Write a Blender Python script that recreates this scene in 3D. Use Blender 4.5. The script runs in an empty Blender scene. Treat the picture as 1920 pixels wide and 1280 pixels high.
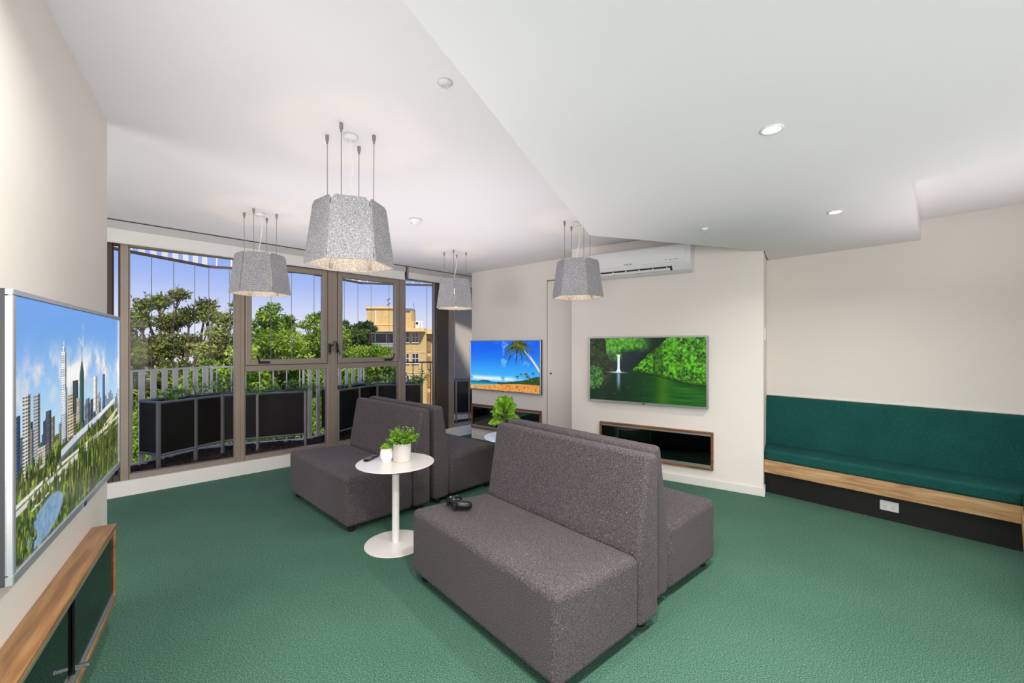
import bpy, bmesh, math, random
import numpy as np
from mathutils import Vector, Matrix, noise as mnoise

random.seed(7)
RNG = np.random.default_rng(7)
SC = bpy.context.scene
COL = SC.collection
PI = math.pi

# ----------------------------------------------------------------- helpers
def lin(c):
    """sRGB 0-255 triple -> linear rgba"""
    o = []
    for v in c:
        v = v / 255.0
        o.append(v / 12.92 if v <= 0.04045 else ((v + 0.055) / 1.055) ** 2.4)
    return (o[0], o[1], o[2], 1.0)

def tag(o, label=None, cat=None, group=None, kind=None):
    if label: o['label'] = label
    if cat: o['category'] = cat
    if group: o['group'] = group
    if kind: o['kind'] = kind
    return o

def empty(name, loc=(0, 0, 0), dirx=None, rz=0.0, parent=None):
    o = bpy.data.objects.new(name, None)
    COL.objects.link(o)
    o.location = loc
    if dirx is not None:
        rz = math.atan2(dirx[1], dirx[0])
    o.rotation_euler = (0, 0, rz)
    o.empty_display_size = 0.1
    if parent: o.parent = parent
    return o

def thing(name, label, cat, loc=(0, 0, 0), dirx=None, rz=0.0, group=None):
    return tag(empty(name, loc, dirx, rz), label, cat, group)

def link_mesh(name, me, mat, parent=None, smooth=False, wn=False):
    o = bpy.data.objects.new(name, me)
    COL.objects.link(o)
    if mat is not None: me.materials.append(mat)
    if smooth:
        for p in me.polygons: p.use_smooth = True
    if wn:
        m = o.modifiers.new('wn', 'WEIGHTED_NORMAL'); m.keep_sharp = True; m.weight = 80
    if parent: o.parent = parent
    return o

def obj(name, bm, mat, parent=None, smooth=False, wn=False):
    me = bpy.data.meshes.new(name)
    bm.normal_update()
    bm.to_mesh(me); bm.free()
    return link_mesh(name, me, mat, parent, smooth, wn)

def struct(name, bm, mat, parent=None, **k):
    o = obj(name, bm, mat, parent, **k)
    if parent is None: o['kind'] = 'structure'
    return o

def B(): return bmesh.new()

def box(bm, x0, x1, y0, y1, z0, z1, bev=0.0, seg=2, M=None):
    vs = [bm.verts.new(Vector(c)) for c in
          [(x0,y0,z0),(x1,y0,z0),(x1,y1,z0),(x0,y1,z0),(x0,y0,z1),(x1,y0,z1),(x1,y1,z1),(x0,y1,z1)]]
    fs = [bm.faces.new([vs[i] for i in f]) for f in
          [(3,2,1,0),(4,5,6,7),(0,1,5,4),(1,2,6,5),(2,3,7,6),(3,0,4,7)]]
    if bev > 0:
        es = set()
        for f in fs: es.update(f.edges)
        r = bmesh.ops.bevel(bm, geom=list(es), offset=bev, segments=seg, profile=0.5, affect='EDGES', clamp_overlap=True)
        vs = list({v for f in r['faces'] for v in f.verts} | {v for v in vs if v.is_valid})
    if M is not None:
        bmesh.ops.transform(bm, matrix=M, verts=[v for v in vs if v.is_valid])
    return bm

def prism(bm, pts, z0, z1, bev=0.0, seg=2):
    """plan polygon (ccw) extruded from z0 to z1"""
    lo = [bm.verts.new((p[0], p[1], z0)) for p in pts]
    hi = [bm.verts.new((p[0], p[1], z1)) for p in pts]
    n = len(pts)
    fs = [bm.faces.new(list(reversed(lo))), bm.faces.new(hi)]
    for i in range(n):
        j = (i + 1) % n
        fs.append(bm.faces.new([lo[i], lo[j], hi[j], hi[i]]))
    bmesh.ops.recalc_face_normals(bm, faces=fs)
    if bev > 0:
        es = set()
        for f in fs: es.update(f.edges)
        bmesh.ops.bevel(bm, geom=list(es), offset=bev, segments=seg, profile=0.5, affect='EDGES')
    return bm

def xprism(bm, prof, x0, x1, bev=0.0, seg=3):
    """profile polygon in (y,z) extruded along x"""
    a = [bm.verts.new((x0, p[0], p[1])) for p in prof]
    b = [bm.verts.new((x1, p[0], p[1])) for p in prof]
    n = len(prof)
    fs = [bm.faces.new(a), bm.faces.new(list(reversed(b)))]
    for i in range(n):
        j = (i + 1) % n
        fs.append(bm.faces.new([a[j], a[i], b[i], b[j]]))
    bmesh.ops.recalc_face_normals(bm, faces=fs)
    if bev > 0:
        es = set()
        for f in fs: es.update(f.edges)
        bmesh.ops.bevel(bm, geom=list(es), offset=bev, segments=seg, profile=0.5, affect='EDGES')
    return bm

def tube(bm, pts, r, n=8, taper=None, cap=True):
    pts = [Vector(p) for p in pts]
    rings = []
    for i, p in enumerate(pts):
        d = (pts[min(i + 1, len(pts) - 1)] - pts[max(i - 1, 0)]).normalized()
        up = Vector((0, 0, 1)) if abs(d.z) < 0.95 else Vector((1, 0, 0))
        a = d.cross(up).normalized(); b = d.cross(a)
        rr = r if taper is None else r * taper[i]
        rings.append([bm.verts.new(p + a * rr * math.cos(2*PI*k/n) + b * rr * math.sin(2*PI*k/n)) for k in range(n)])
    for i in range(len(rings) - 1):
        for k in range(n):
            bm.faces.new([rings[i][k], rings[i][(k+1) % n], rings[i+1][(k+1) % n], rings[i+1][k]])
    if cap:
        bm.faces.new(list(reversed(rings[0]))); bm.faces.new(rings[-1])
    return bm

def lathe(bm, prof, n=32, cx=0, cy=0):
    """prof list of (r,z); r=0 makes a pole"""
    rings = []
    for r, z in prof:
        if r <= 1e-6: rings.append([bm.verts.new((cx, cy, z))])
        else: rings.append([bm.verts.new((cx + r*math.cos(2*PI*k/n), cy + r*math.sin(2*PI*k/n), z)) for k in range(n)])
    for i in range(len(rings) - 1):
        a, b = rings[i], rings[i+1]
        for k in range(n):
            k2 = (k + 1) % n
            if len(a) == 1 and len(b) == 1: continue
            if len(a) == 1: bm.faces.new([a[0], b[k2], b[k]])
            elif len(b) == 1: bm.faces.new([a[k], a[k2], b[0]])
            else: bm.faces.new([a[k], a[k2], b[k2], b[k]])
    return bm

def ball(bm, c, r, sx=1, sy=1, sz=1, u=12, v=8):
    M = Matrix.Translation(Vector(c)) @ Matrix.Diagonal((r*sx, r*sy, r*sz, 1))
    bmesh.ops.create_uvsphere(bm, u_segments=u, v_segments=v, radius=1.0, matrix=M)
    return bm

# ----------------------------------------------------------------- materials
def new_mat(name):
    m = bpy.data.materials.new(name); m.use_nodes = True
    nt = m.node_tree
    return m, nt, nt.nodes['Principled BSDF']

def plain(name, rgb, rough=0.5, metal=0.0, spec=0.5, var=0.0, vscale=3.0, bump=0.0, bscale=200.0):
    m, nt, p = new_mat(name)
    c = lin(rgb)
    p.inputs['Roughness'].default_value = rough
    p.inputs['Metallic'].default_value = metal
    p.inputs['Specular IOR Level'].default_value = spec
    tc = nt.nodes.new('ShaderNodeTexCoord')
    nz = nt.nodes.new('ShaderNodeTexNoise'); nz.inputs['Scale'].default_value = vscale; nz.inputs['Detail'].default_value = 3
    nt.links.new(tc.outputs['Object'], nz.inputs['Vector'])
    rp = nt.nodes.new('ShaderNodeValToRGB')
    k = max(var, 0.015)
    rp.color_ramp.elements[0].position = 0.3; rp.color_ramp.elements[1].position = 0.7
    rp.color_ramp.elements[0].color = (c[0]*(1-k), c[1]*(1-k), c[2]*(1-k), 1)
    rp.color_ramp.elements[1].color = (c[0]*(1+k), c[1]*(1+k), c[2]*(1+k), 1)
    nt.links.new(nz.outputs['Fac'], rp.inputs['Fac'])
    nt.links.new(rp.outputs['Color'], p.inputs['Base Color'])
    if bump > 0:
        n2 = nt.nodes.new('ShaderNodeTexNoise'); n2.inputs['Scale'].default_value = bscale
        nt.links.new(tc.outputs['Object'], n2.inputs['Vector'])
        bp = nt.nodes.new('ShaderNodeBump'); bp.inputs['Strength'].default_value = bump; bp.inputs['Distance'].default_value = 0.003
        nt.links.new(n2.outputs['Fac'], bp.inputs['Height'])
        nt.links.new(bp.outputs['Normal'], p.inputs['Normal'])
    return m

def speckle(name, stops, scale, rough=0.95, detail=2, bump=0.4, coord='Object', soft=3.0, sheen=0.0, stretch=(1,1,1), softamt=0.12):
    """woven / tufted cloth: fine noise through a colour ramp plus a slow tone drift"""
    m, nt, p = new_mat(name)
    p.inputs['Roughness'].default_value = rough
    p.inputs['Specular IOR Level'].default_value = 0.15
    tc = nt.nodes.new('ShaderNodeTexCoord')
    mp = nt.nodes.new('ShaderNodeMapping'); mp.inputs['Scale'].default_value = stretch
    nt.links.new(tc.outputs[coord], mp.inputs['Vector'])
    nz = nt.nodes.new('ShaderNodeTexNoise'); nz.inputs['Scale'].default_value = scale; nz.inputs['Detail'].default_value = detail
    nz.inputs['Roughness'].default_value = 0.6
    nt.links.new(mp.outputs['Vector'], nz.inputs['Vector'])
    rp = nt.nodes.new('ShaderNodeValToRGB')
    el = rp.color_ramp.elements
    while len(el) < len(stops): el.new(0.5)
    for e, (pos, rgb) in zip(el, stops): e.position = pos; e.color = lin(rgb)
    nt.links.new(nz.outputs['Fac'], rp.inputs['Fac'])
    n2 = nt.nodes.new('ShaderNodeTexNoise'); n2.inputs['Scale'].default_value = soft; n2.inputs['Detail'].default_value = 3
    nt.links.new(tc.outputs[coord], n2.inputs['Vector'])
    mr = nt.nodes.new('ShaderNodeMapRange')
    mr.inputs['From Min'].default_value = 0.3; mr.inputs['From Max'].default_value = 0.7
    mr.inputs['To Min'].default_value = 1 - softamt; mr.inputs['To Max'].default_value = 1 + softamt
    nt.links.new(n2.outputs['Fac'], mr.inputs['Value'])
    mx = nt.nodes.new('ShaderNodeVectorMath'); mx.operation = 'SCALE'
    nt.links.new(rp.outputs['Color'], mx.inputs[0]); nt.links.new(mr.outputs['Result'], mx.inputs['Scale'])
    nt.links.new(mx.outputs['Vector'], p.inputs['Base Color'])
    if bump > 0:
        bp = nt.nodes.new('ShaderNodeBump'); bp.inputs['Strength'].default_value = bump; bp.inputs['Distance'].default_value = 0.002
        nt.links.new(nz.outputs['Fac'], bp.inputs['Height']); nt.links.new(bp.outputs['Normal'], p.inputs['Normal'])
    if sheen: p.inputs['Sheen Weight'].default_value = sheen
    return m

def wood(name, a, b, c, rough=0.45, scale=1.0, axis=0):
    m, nt, p = new_mat(name)
    p.inputs['Roughness'].default_value = rough
    tc = nt.nodes.new('ShaderNodeTexCoord')
    mp = nt.nodes.new('ShaderNodeMapping')
    s = [14.0*scale]*3; s[axis] = 1.1*scale
    mp.inputs['Scale'].default_value = s
    nt.links.new(tc.outputs['Object'], mp.inputs['Vector'])
    nz = nt.nodes.new('ShaderNodeTexNoise'); nz.inputs['Scale'].default_value = 2.2; nz.inputs['Detail'].default_value = 8; nz.inputs['Distortion'].default_value = 1.2
    nt.links.new(mp.outputs['Vector'], nz.inputs['Vector'])
    rp = nt.nodes.new('ShaderNodeValToRGB')
    el = rp.color_ramp.elements; el.new(0.5)
    for e, (pos, rgb) in zip(el, [(0.30, a), (0.5, b), (0.68, c)]): e.position = pos; e.color = lin(rgb)
    nt.links.new(nz.outputs['Fac'], rp.inputs['Fac'])
    nt.links.new(rp.outputs['Color'], p.inputs['Base Color'])
    bp = nt.nodes.new('ShaderNodeBump'); bp.inputs['Strength'].default_value = 0.08
    nt.links.new(nz.outputs['Fac'], bp.inputs['Height']); nt.links.new(bp.outputs['Normal'], p.inputs['Normal'])
    return m

def glass(name, tint=(1, 1, 1), refl=0.03, grazing=0.25):
    m = bpy.data.materials.new(name); m.use_nodes = True
    nt = m.node_tree; nt.nodes.clear()
    out = nt.nodes.new('ShaderNodeOutputMaterial')
    tr = nt.nodes.new('ShaderNodeBsdfTransparent'); tr.inputs['Color'].default_value = (*tint, 1)
    gl = nt.nodes.new('ShaderNodeBsdfGlossy'); gl.inputs['Roughness'].default_value = 0.02
    lw = nt.nodes.new('ShaderNodeLayerWeight'); lw.inputs['Blend'].default_value = 0.25
    mr = nt.nodes.new('ShaderNodeMapRange'); mr.inputs['To Min'].default_value = refl; mr.inputs['To Max'].default_value = grazing
    nt.links.new(lw.outputs['Facing'], mr.inputs['Value'])
    mx = nt.nodes.new('ShaderNodeMixShader')
    nt.links.new(mr.outputs['Result'], mx.inputs['Fac'])
    nt.links.new(tr.outputs[0], mx.inputs[1]); nt.links.new(gl.outputs[0], mx.inputs[2])
    nt.links.new(mx.outputs[0], out.inputs['Surface'])
    return m

def emit(name, rgb, strength):
    m, nt, p = new_mat(name)
    p.inputs['Base Color'].default_value = (*rgb, 1)
    p.inputs['Emission Color'].default_value = (*rgb, 1)
    p.inputs['Emission Strength'].default_value = strength
    return m

def leafmat(name, dark, mid, light, scale=1.2, trans=0.35):
    m, nt, p = new_mat(name)
    p.inputs['Roughness'].default_value = 0.5
    p.inputs['Specular IOR Level'].default_value = 0.3
    tc = nt.nodes.new('ShaderNodeTexCoord')
    nz = nt.nodes.new('ShaderNodeTexNoise'); nz.inputs['Scale'].default_value = scale; nz.inputs['Detail'].default_value = 6
    nz.inputs['Roughness'].default_value = 0.75
    nt.links.new(tc.outputs['Object'], nz.inputs['Vector'])
    rp = nt.nodes.new('ShaderNodeValToRGB'); el = rp.color_ramp.elements; el.new(0.5)
    for e, (pos, rgb) in zip(el, [(0.36, dark), (0.5, mid), (0.64, light)]): e.position = pos; e.color = lin(rgb)
    nt.links.new(nz.outputs['Fac'], rp.inputs['Fac'])
    nt.links.new(rp.outputs['Color'], p.inputs['Base Color'])
    tl = nt.nodes.new('ShaderNodeBsdfTranslucent')
    nt.links.new(rp.outputs['Color'], tl.inputs['Color'])
    mx = nt.nodes.new('ShaderNodeMixShader'); mx.inputs['Fac'].default_value = trans
    out = nt.nodes['Material Output']
    nt.links.new(p.outputs[0], mx.inputs[1]); nt.links.new(tl.outputs[0], mx.inputs[2])
    nt.links.new(mx.outputs[0], out.inputs['Surface'])
    return m

def brickmat(name, a, b, mortar, scale=1.0):
    m, nt, p = new_mat(name)
    p.inputs['Roughness'].default_value = 0.9
    tc = nt.nodes.new('ShaderNodeTexCoord')
    sx = nt.nodes.new('ShaderNodeSeparateXYZ'); nt.links.new(tc.outputs['Object'], sx.inputs[0])
    ad = nt.nodes.new('ShaderNodeMath'); nt.links.new(sx.outputs['X'], ad.inputs[0]); nt.links.new(sx.outputs['Y'], ad.inputs[1])
    cb = nt.nodes.new('ShaderNodeCombineXYZ'); nt.links.new(ad.outputs[0], cb.inputs['X']); nt.links.new(sx.outputs['Z'], cb.inputs['Y'])
    br = nt.nodes.new('ShaderNodeTexBrick'); br.inputs['Scale'].default_value = 2.2 * scale
    br.inputs['Color1'].default_value = lin(a); br.inputs['Color2'].default_value = lin(b); br.inputs['Mortar'].default_value = lin(mortar)
    br.inputs['Mortar Size'].default_value = 0.012
    nt.links.new(cb.outputs[0], br.inputs['Vector'])
    nt.links.new(br.outputs['Color'], p.inputs['Base Color'])
    return m

M = {}
M['wall'] = plain('wall_paint', (230, 224, 217), 0.75, spec=0.25, var=0.02, vscale=0.8)
M['ceil'] = plain('ceiling_paint', (236, 232, 234), 0.85, spec=0.2, var=0.012, vscale=0.5)
M['skirt'] = plain('skirting_paint', (222, 220, 214), 0.5, spec=0.4)
M['white'] = plain('white_plastic', (232, 232, 230), 0.4)
M['carpet'] = speckle('carpet_loop', [(0.34, (36, 66, 53)), (0.46, (66, 102, 86)), (0.57, (76, 114, 97)), (0.70, (122, 154, 139))], 165, bump=0.3, soft=1.1, detail=3, softamt=0.1)
M['sofa'] = speckle('sofa_weave', [(0.34, (34, 32, 34)), (0.46, (70, 65, 68)), (0.57, (84, 78, 81)), (0.70, (150, 142, 146))], 260, bump=0.4, soft=2.5, detail=4, softamt=0.06, sheen=0.06)
M['felt'] = speckle('grey_felt', [(0.34, (118, 118, 122)), (0.46, (152, 152, 156)), (0.57, (166, 166, 170)), (0.70, (222, 222, 224))], 170, bump=0.5, soft=5, detail=3, softamt=0.05)
M['green'] = speckle('green_wool', [(0.3, (20, 66, 62)), (0.55, (27, 80, 75)), (0.75, (40, 102, 94))], 160, bump=0.25, soft=3.0, detail=3, softamt=0.12)
M['darkkick'] = plain('black_laminate', (24, 22, 23), 0.5)
M['oak'] = wood('light_oak', (150, 112, 74), (186, 148, 104), (208, 174, 130), 0.5, 0.8)
M['walnut'] = wood('warm_walnut', (92, 58, 34), (124, 82, 50), (146, 100, 64), 0.4)
M['teak'] = wood('honey_timber', (122, 84, 50), (150, 108, 66), (170, 130, 84), 0.35)
M['alu'] = plain('brushed_aluminium', (196, 196, 194), 0.35, 0.85)
M['chrome'] = plain('chrome', (220, 220, 222), 0.12, 1.0)
M['steel'] = plain('satin_steel', (150, 150, 150), 0.35, 0.9)
M['bronze'] = plain('bronze_anodised', (150, 138, 126), 0.42, 0.35, var=0.05)
M['bronze_dark'] = plain('dark_bronze', (70, 60, 52), 0.5, 0.2)
M['black'] = plain('black_plastic', (18, 18, 20), 0.35)
M['gloss_black'] = plain('gloss_black', (16, 16, 18), 0.15)
M['darkgrey'] = plain('dark_grey_plastic', (48, 50, 56), 0.45)
M['midgrey'] = plain('mid_grey_plastic', (120, 122, 126), 0.4)
M['tvsilver'] = plain('silver_bezel', (186, 188, 194), 0.3, 0.7)
M['blind'] = plain('blind_fabric', (226, 224, 220), 0.8, var=0.02)
M['cassette'] = plain('blind_cassette', (186, 186, 184), 0.5)
M['pane'] = glass('window_glass', (0.98, 0.985, 0.985), 0.006, 0.035)
M['tint'] = glass('tinted_glass', (0.33, 0.36, 0.34), 0.05, 0.55)
M['cabin'] = plain('cabinet_inside', (22, 26, 25), 0.5)
M['cable'] = plain('white_cable', (240, 240, 240), 0.5)
M['bulb'] = emit('warm_bulb', (1.0, 0.72, 0.40), 5.0)
M['downlens'] = emit('downlight_lens', (1.0, 0.97, 0.92), 9.0)
M['acwhite'] = plain('ac_plastic', (222, 223, 224), 0.35)
M['letter'] = plain('dark_lettering', (40, 42, 48), 0.5)
M['tabletop'] = plain('white_laminate', (236, 232, 228), 0.18, spec=0.5)
M['potwhite'] = plain('white_ceramic', (238, 237, 234), 0.35)
M['potgrey'] = plain('stone_ceramic', (206, 200, 196), 0.6, var=0.04)
M['soil'] = plain('potting_soil', (44, 32, 24), 0.95, var=0.3, vscale=60)
M['leaf_bright'] = leafmat('bright_leaf', (66, 120, 24), (124, 184, 44), (196, 226, 96), 45, 0.25)
M['leaf_succ'] = leafmat('succulent_leaf', (60, 104, 26), (124, 172, 44), (186, 214, 90), 30, 0.15)
M['leaf_fig'] = leafmat('broad_leaf', (62, 112, 24), (112, 168, 42), (176, 212, 88), 22, 0.25)
M['leaf_box'] = leafmat('planter_leaf', (116, 168, 66), (160, 202, 98), (205, 228, 140), 9, 0.35)
M['stem'] = plain('green_stem', (92, 110, 52), 0.7)
M['bark'] = plain('tree_bark', (84, 68, 52), 0.95, var=0.25, vscale=5)
M['planter'] = plain('planter_panel', (34, 27, 24), 0.55, var=0.15, vscale=2.5)
M['galv'] = plain('grey_painted_steel', (138, 136, 134), 0.5, 0.4)
M['railwhite'] = plain('rail_white', (236, 234, 228), 0.55)
M['wire'] = plain('steel_wire', (128, 124, 122), 0.4, 0.6)
M['rustrail'] = plain('dark_rail', (78, 66, 60), 0.6, 0.2)
M['mulch'] = plain('bark_mulch', (62, 48, 40), 0.95, var=0.6, vscale=35, bump=1.0, bscale=45)
M['tree_olive'] = leafmat('olive_foliage', (62, 70, 26), (112, 120, 52), (168, 172, 92), 0.55, 0.35)
M['tree_green'] = leafmat('green_foliage', (64, 92, 16), (120, 152, 34), (176, 198, 70), 0.55, 0.35)
M['tree_dark'] = leafmat('deep_foliage', (36, 56, 20), (68, 92, 34), (112, 132, 58), 0.55, 0.3)
M['brick'] = brickmat('yellow_brick', (204, 174, 112), (190, 158, 98), (200, 176, 126))
M['brick_pale'] = plain('pale_concrete', (222, 190, 130), 0.9, var=0.05)
M['render_grey'] = plain('rendered_wall', (160, 153, 142), 0.9, var=0.06, vscale=1.5)
M['win_dark'] = plain('dark_window', (48, 46, 46), 0.15)
M['win_curtain'] = plain('curtained_window', (142, 116, 98), 0.3)
M['lattice'] = plain('lattice_block', (150, 118, 70), 0.9, var=0.35, vscale=9)
M['paintwhite'] = plain('white_paint_steel', (230, 226, 216), 0.6)
M['ground'] = plain('garden_ground', (58, 74, 34), 0.95, var=0.3, vscale=0.3)

# ----------------------------------------------------------------- camera
cam = bpy.data.cameras.new('camera')
cam.lens = 15.0; cam.sensor_width = 36.0; cam.sensor_fit = 'HORIZONTAL'
cam.shift_y = 8.0 / 1920.0
cam.clip_start = 0.05; cam.clip_end = 400
co = bpy.data.objects.new('camera', cam); COL.objects.link(co)
co.location = (0, 0, 1.5); co.rotation_euler = (PI/2, 0, 0)
SC.camera = co

# ----------------------------------------------------------------- room plan
def nrm(a, b):
    l = math.hypot(a, b); return (a/l, b/l)
U_L = nrm(-0.5536, 0.833)              # left wall, going away from the camera
W0 = (-2.305, 2.429)                   # its free far end
U_T2 = nrm(0.834, -0.552)              # wall of the waterfall screen
T2A = (0.757, 5.407); T2B = (2.505, 4.25)
U_T1 = nrm(0.79, -0.613)               # wall of the beach screen
T1A = (-0.652, 6.957)
U_B = nrm(0.653, -0.757)               # bench wall, towards the camera
B0 = (2.83, 4.762)
U_W = nrm(0.724, 0.690)                # window wall
O_W = (-3.681, 4.428)

def at(o, u, x, y=0.0):
    """plan point from a wall frame: x along, y away from the room"""
    return (o[0] + u[0]*x - u[1]*y, o[1] + u[1]*x + u[0]*y)

def CZ(y): return 2.83 - 0.0207*y       # the main ceiling falls slightly to the windows

# floor
bm = B(); prism(bm, [(-6.2,-3.2),(5.4,-3.2),(5.4,7.4),(-0.6,7.62),(-1.2,7.25),(-6.2,2.2)], -0.12, 0.0)
struct('floor', bm, M['carpet'])
# main ceiling (slab)
bm = B()
pl = [(-5.2,-3.3),(5.5,-3.3),(5.5,6.2),at(T1A,U_T1,2.0,0.5),at(T1A,U_T1,-0.05,0.35),at(O_W,U_W,4.30,0.155),at(O_W,U_W,-1.5,0.155),(-5.2,3.25)]
lo = [bm.verts.new((x, y, CZ(y))) for x, y in pl]; hi = [bm.verts.new((x, y, 3.1)) for x, y in pl]
bm.faces.new(list(reversed(lo))); bm.faces.new(hi)
for i in range(len(pl)):
    j = (i+1) % len(pl); bm.faces.new([lo[i], lo[j], hi[j], hi[i]])
struct('ceiling', bm, M['ceil'])
# dropped ceiling over the lounge with a raised recess by the bench
ZL = 2.445
Bc = (0.667, 3.652); Cc = (2.525, 4.262)
def bn(x, y): return at(B0, U_B, x, y)
bm = B()
prism(bm, [(-1.92,-3.0), (4.9,-3.0), (4.7,1.2), bn(3.2,-1.9), bn(1.39,-1.9), bn(1.257,0.0), bn(1.257,0.12), bn(0.0,0.12), (2.62,4.41), Cc, Bc], ZL, 2.71)
struct('ceiling_dropped', bm, M['ceil'])
bm = B(); prism(bm, [bn(1.2,0.12), bn(1.33,-1.95), bn(3.3,-1.95), bn(3.3,0.12)], 2.62, 2.70)
struct('ceiling_recess', bm, M['ceil'])

def wallslab(name, o, u, x0, x1, z0, z1, th, mat, yoff=0.0):
    bm = B()
    p = [at(o,u,x0,yoff), at(o,u,x1,yoff), at(o,u,x1,yoff+th), at(o,u,x0,yoff+th)]
    prism(bm, p, z0, z1)
    return struct(name, bm, mat)

wallslab('wall_left', W0, U_L, -1.95, 0.0, 0.0, 2.795, 0.13, M['wall'])
L_T2 = math.hypot(T2B[0]-T2A[0], T2B[1]-T2A[1])
wallslab('wall_back', T2A, U_T2, 0.0, L_T2, 0.0, 2.72, 0.62, M['wall'])
wallslab('wall_corner', T1A, U_T1, 0.0, 2.2, 0.0, 2.73, 0.14, M['wall'])
wallslab('wall_right', B0, U_B, -0.1, 2.36, 0.0, 2.72, 0.14, M['wall'])
# side wall beyond the bench return, and walls the photo never shows
bm = B(); prism(bm, [bn(2.36,0.14), bn(2.36,-1.75), bn(2.5,-1.75), bn(2.5,0.14)], 0, 2.72); struct('wall_side', bm, M['wall'])
bm = B(); prism(bm, [(5.0,-3.0),(5.12,-3.0),bn(2.64,-1.75),bn(2.5,-1.75)], 0, 2.85); struct('wall_far', bm, M['wall'])
bm = B(); prism(bm, [(-5.0,-3.12),(5.12,-3.12),(5.12,-3.0),(-5.0,-3.0)], 0, 2.9); struct('wall_rear', bm, M['wall'])
bm = B(); prism(bm, [(-5.12,-3.0),(-5.0,-3.0),(-5.0,3.25),(-5.12,3.25)], 0, 2.85); struct('wall_north', bm, M['wall'])

# skirtings
def skirting(name, o, u, x0, x1, h=0.085, th=0.012):
    bm = B(); prism(bm, [at(o,u,x0,-th), at(o,u,x1,-th), at(o,u,x1,0), at(o,u,x0,0)], 0.0, h, 0.003, 1)
    return struct(name, bm, M['skirt'])
skirting('baseboard_back', T2A, U_T2, 0.0, L_T2+0.012)
skirting('baseboard_corner', T1A, U_T1, 0.0, 1.46)
skirting('baseboard_left', W0, U_L, -1.95, 0.0)
bm = B(); q = (T2B[0], T2B[1])
prism(bm, [at(T2B,U_T2,0,-0.012), at(T2B,U_T2,0.012,-0.012), at(T2B,U_T2,0.012,0.14), at(T2B,U_T2,0,0.14)], 0, 0.085)
struct('baseboard_end', bm, M['skirt'])

# cupboard door flush in the corner wall
d = empty('door_1', (*at(T1A,U_T1,1.467), 0), U_T1); d['kind'] = 'structure'
bm = B(); box(bm, 0.0, 0.39, -0.006, 0.0, 0.02, 2.41); obj('door_leaf', bm, M['wall'], d)
bm = B(); box(bm, -0.012, 0.0, -0.003, -0.0005, 0.0, 2.43); box(bm, -0.012, 0.39, -0.003, -0.0005, 2.41, 2.43); obj('shadow_gap', bm, M['midgrey'], d)
bm = B()
tube(bm, [(0.06, -0.006, 1.11), (0.06, -0.022, 1.11)], 0.011, 12); obj('finger_hole', bm, M['black'], d)

# ----------------------------------------------------------------- window wall
def wobj(name, bm, mat, parent): return obj(name, bm, mat, parent)
bm = B(); prism(bm, [at(O_W,U_W,-1.5,0), at(O_W,U_W,4.30,0), at(O_W,U_W,4.30,0.16), at(O_W,U_W,-1.5,0.16)], 0, 0.15)
struct('wall_plinth', bm, M['skirt'])
bm = B(); prism(bm, [at(O_W,U_W,-1.5,0.0), at(O_W,U_W,4.30,0.0), at(O_W,U_W,4.30,0.16), at(O_W,U_W,-1.5,0.16)], 2.56, 2.90)
struct('wall_lintel', bm, M['bronze_dark'])
bm = B(); prism(bm, [at(O_W,U_W,-1.5,0.02), at(O_W,U_W,-0.44,0.02), at(O_W,U_W,-0.44,0.14), at(O_W,U_W,-1.5,0.14)], 0.15, 2.56)
struct('wall_window_end', bm, M['wall'])

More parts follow.
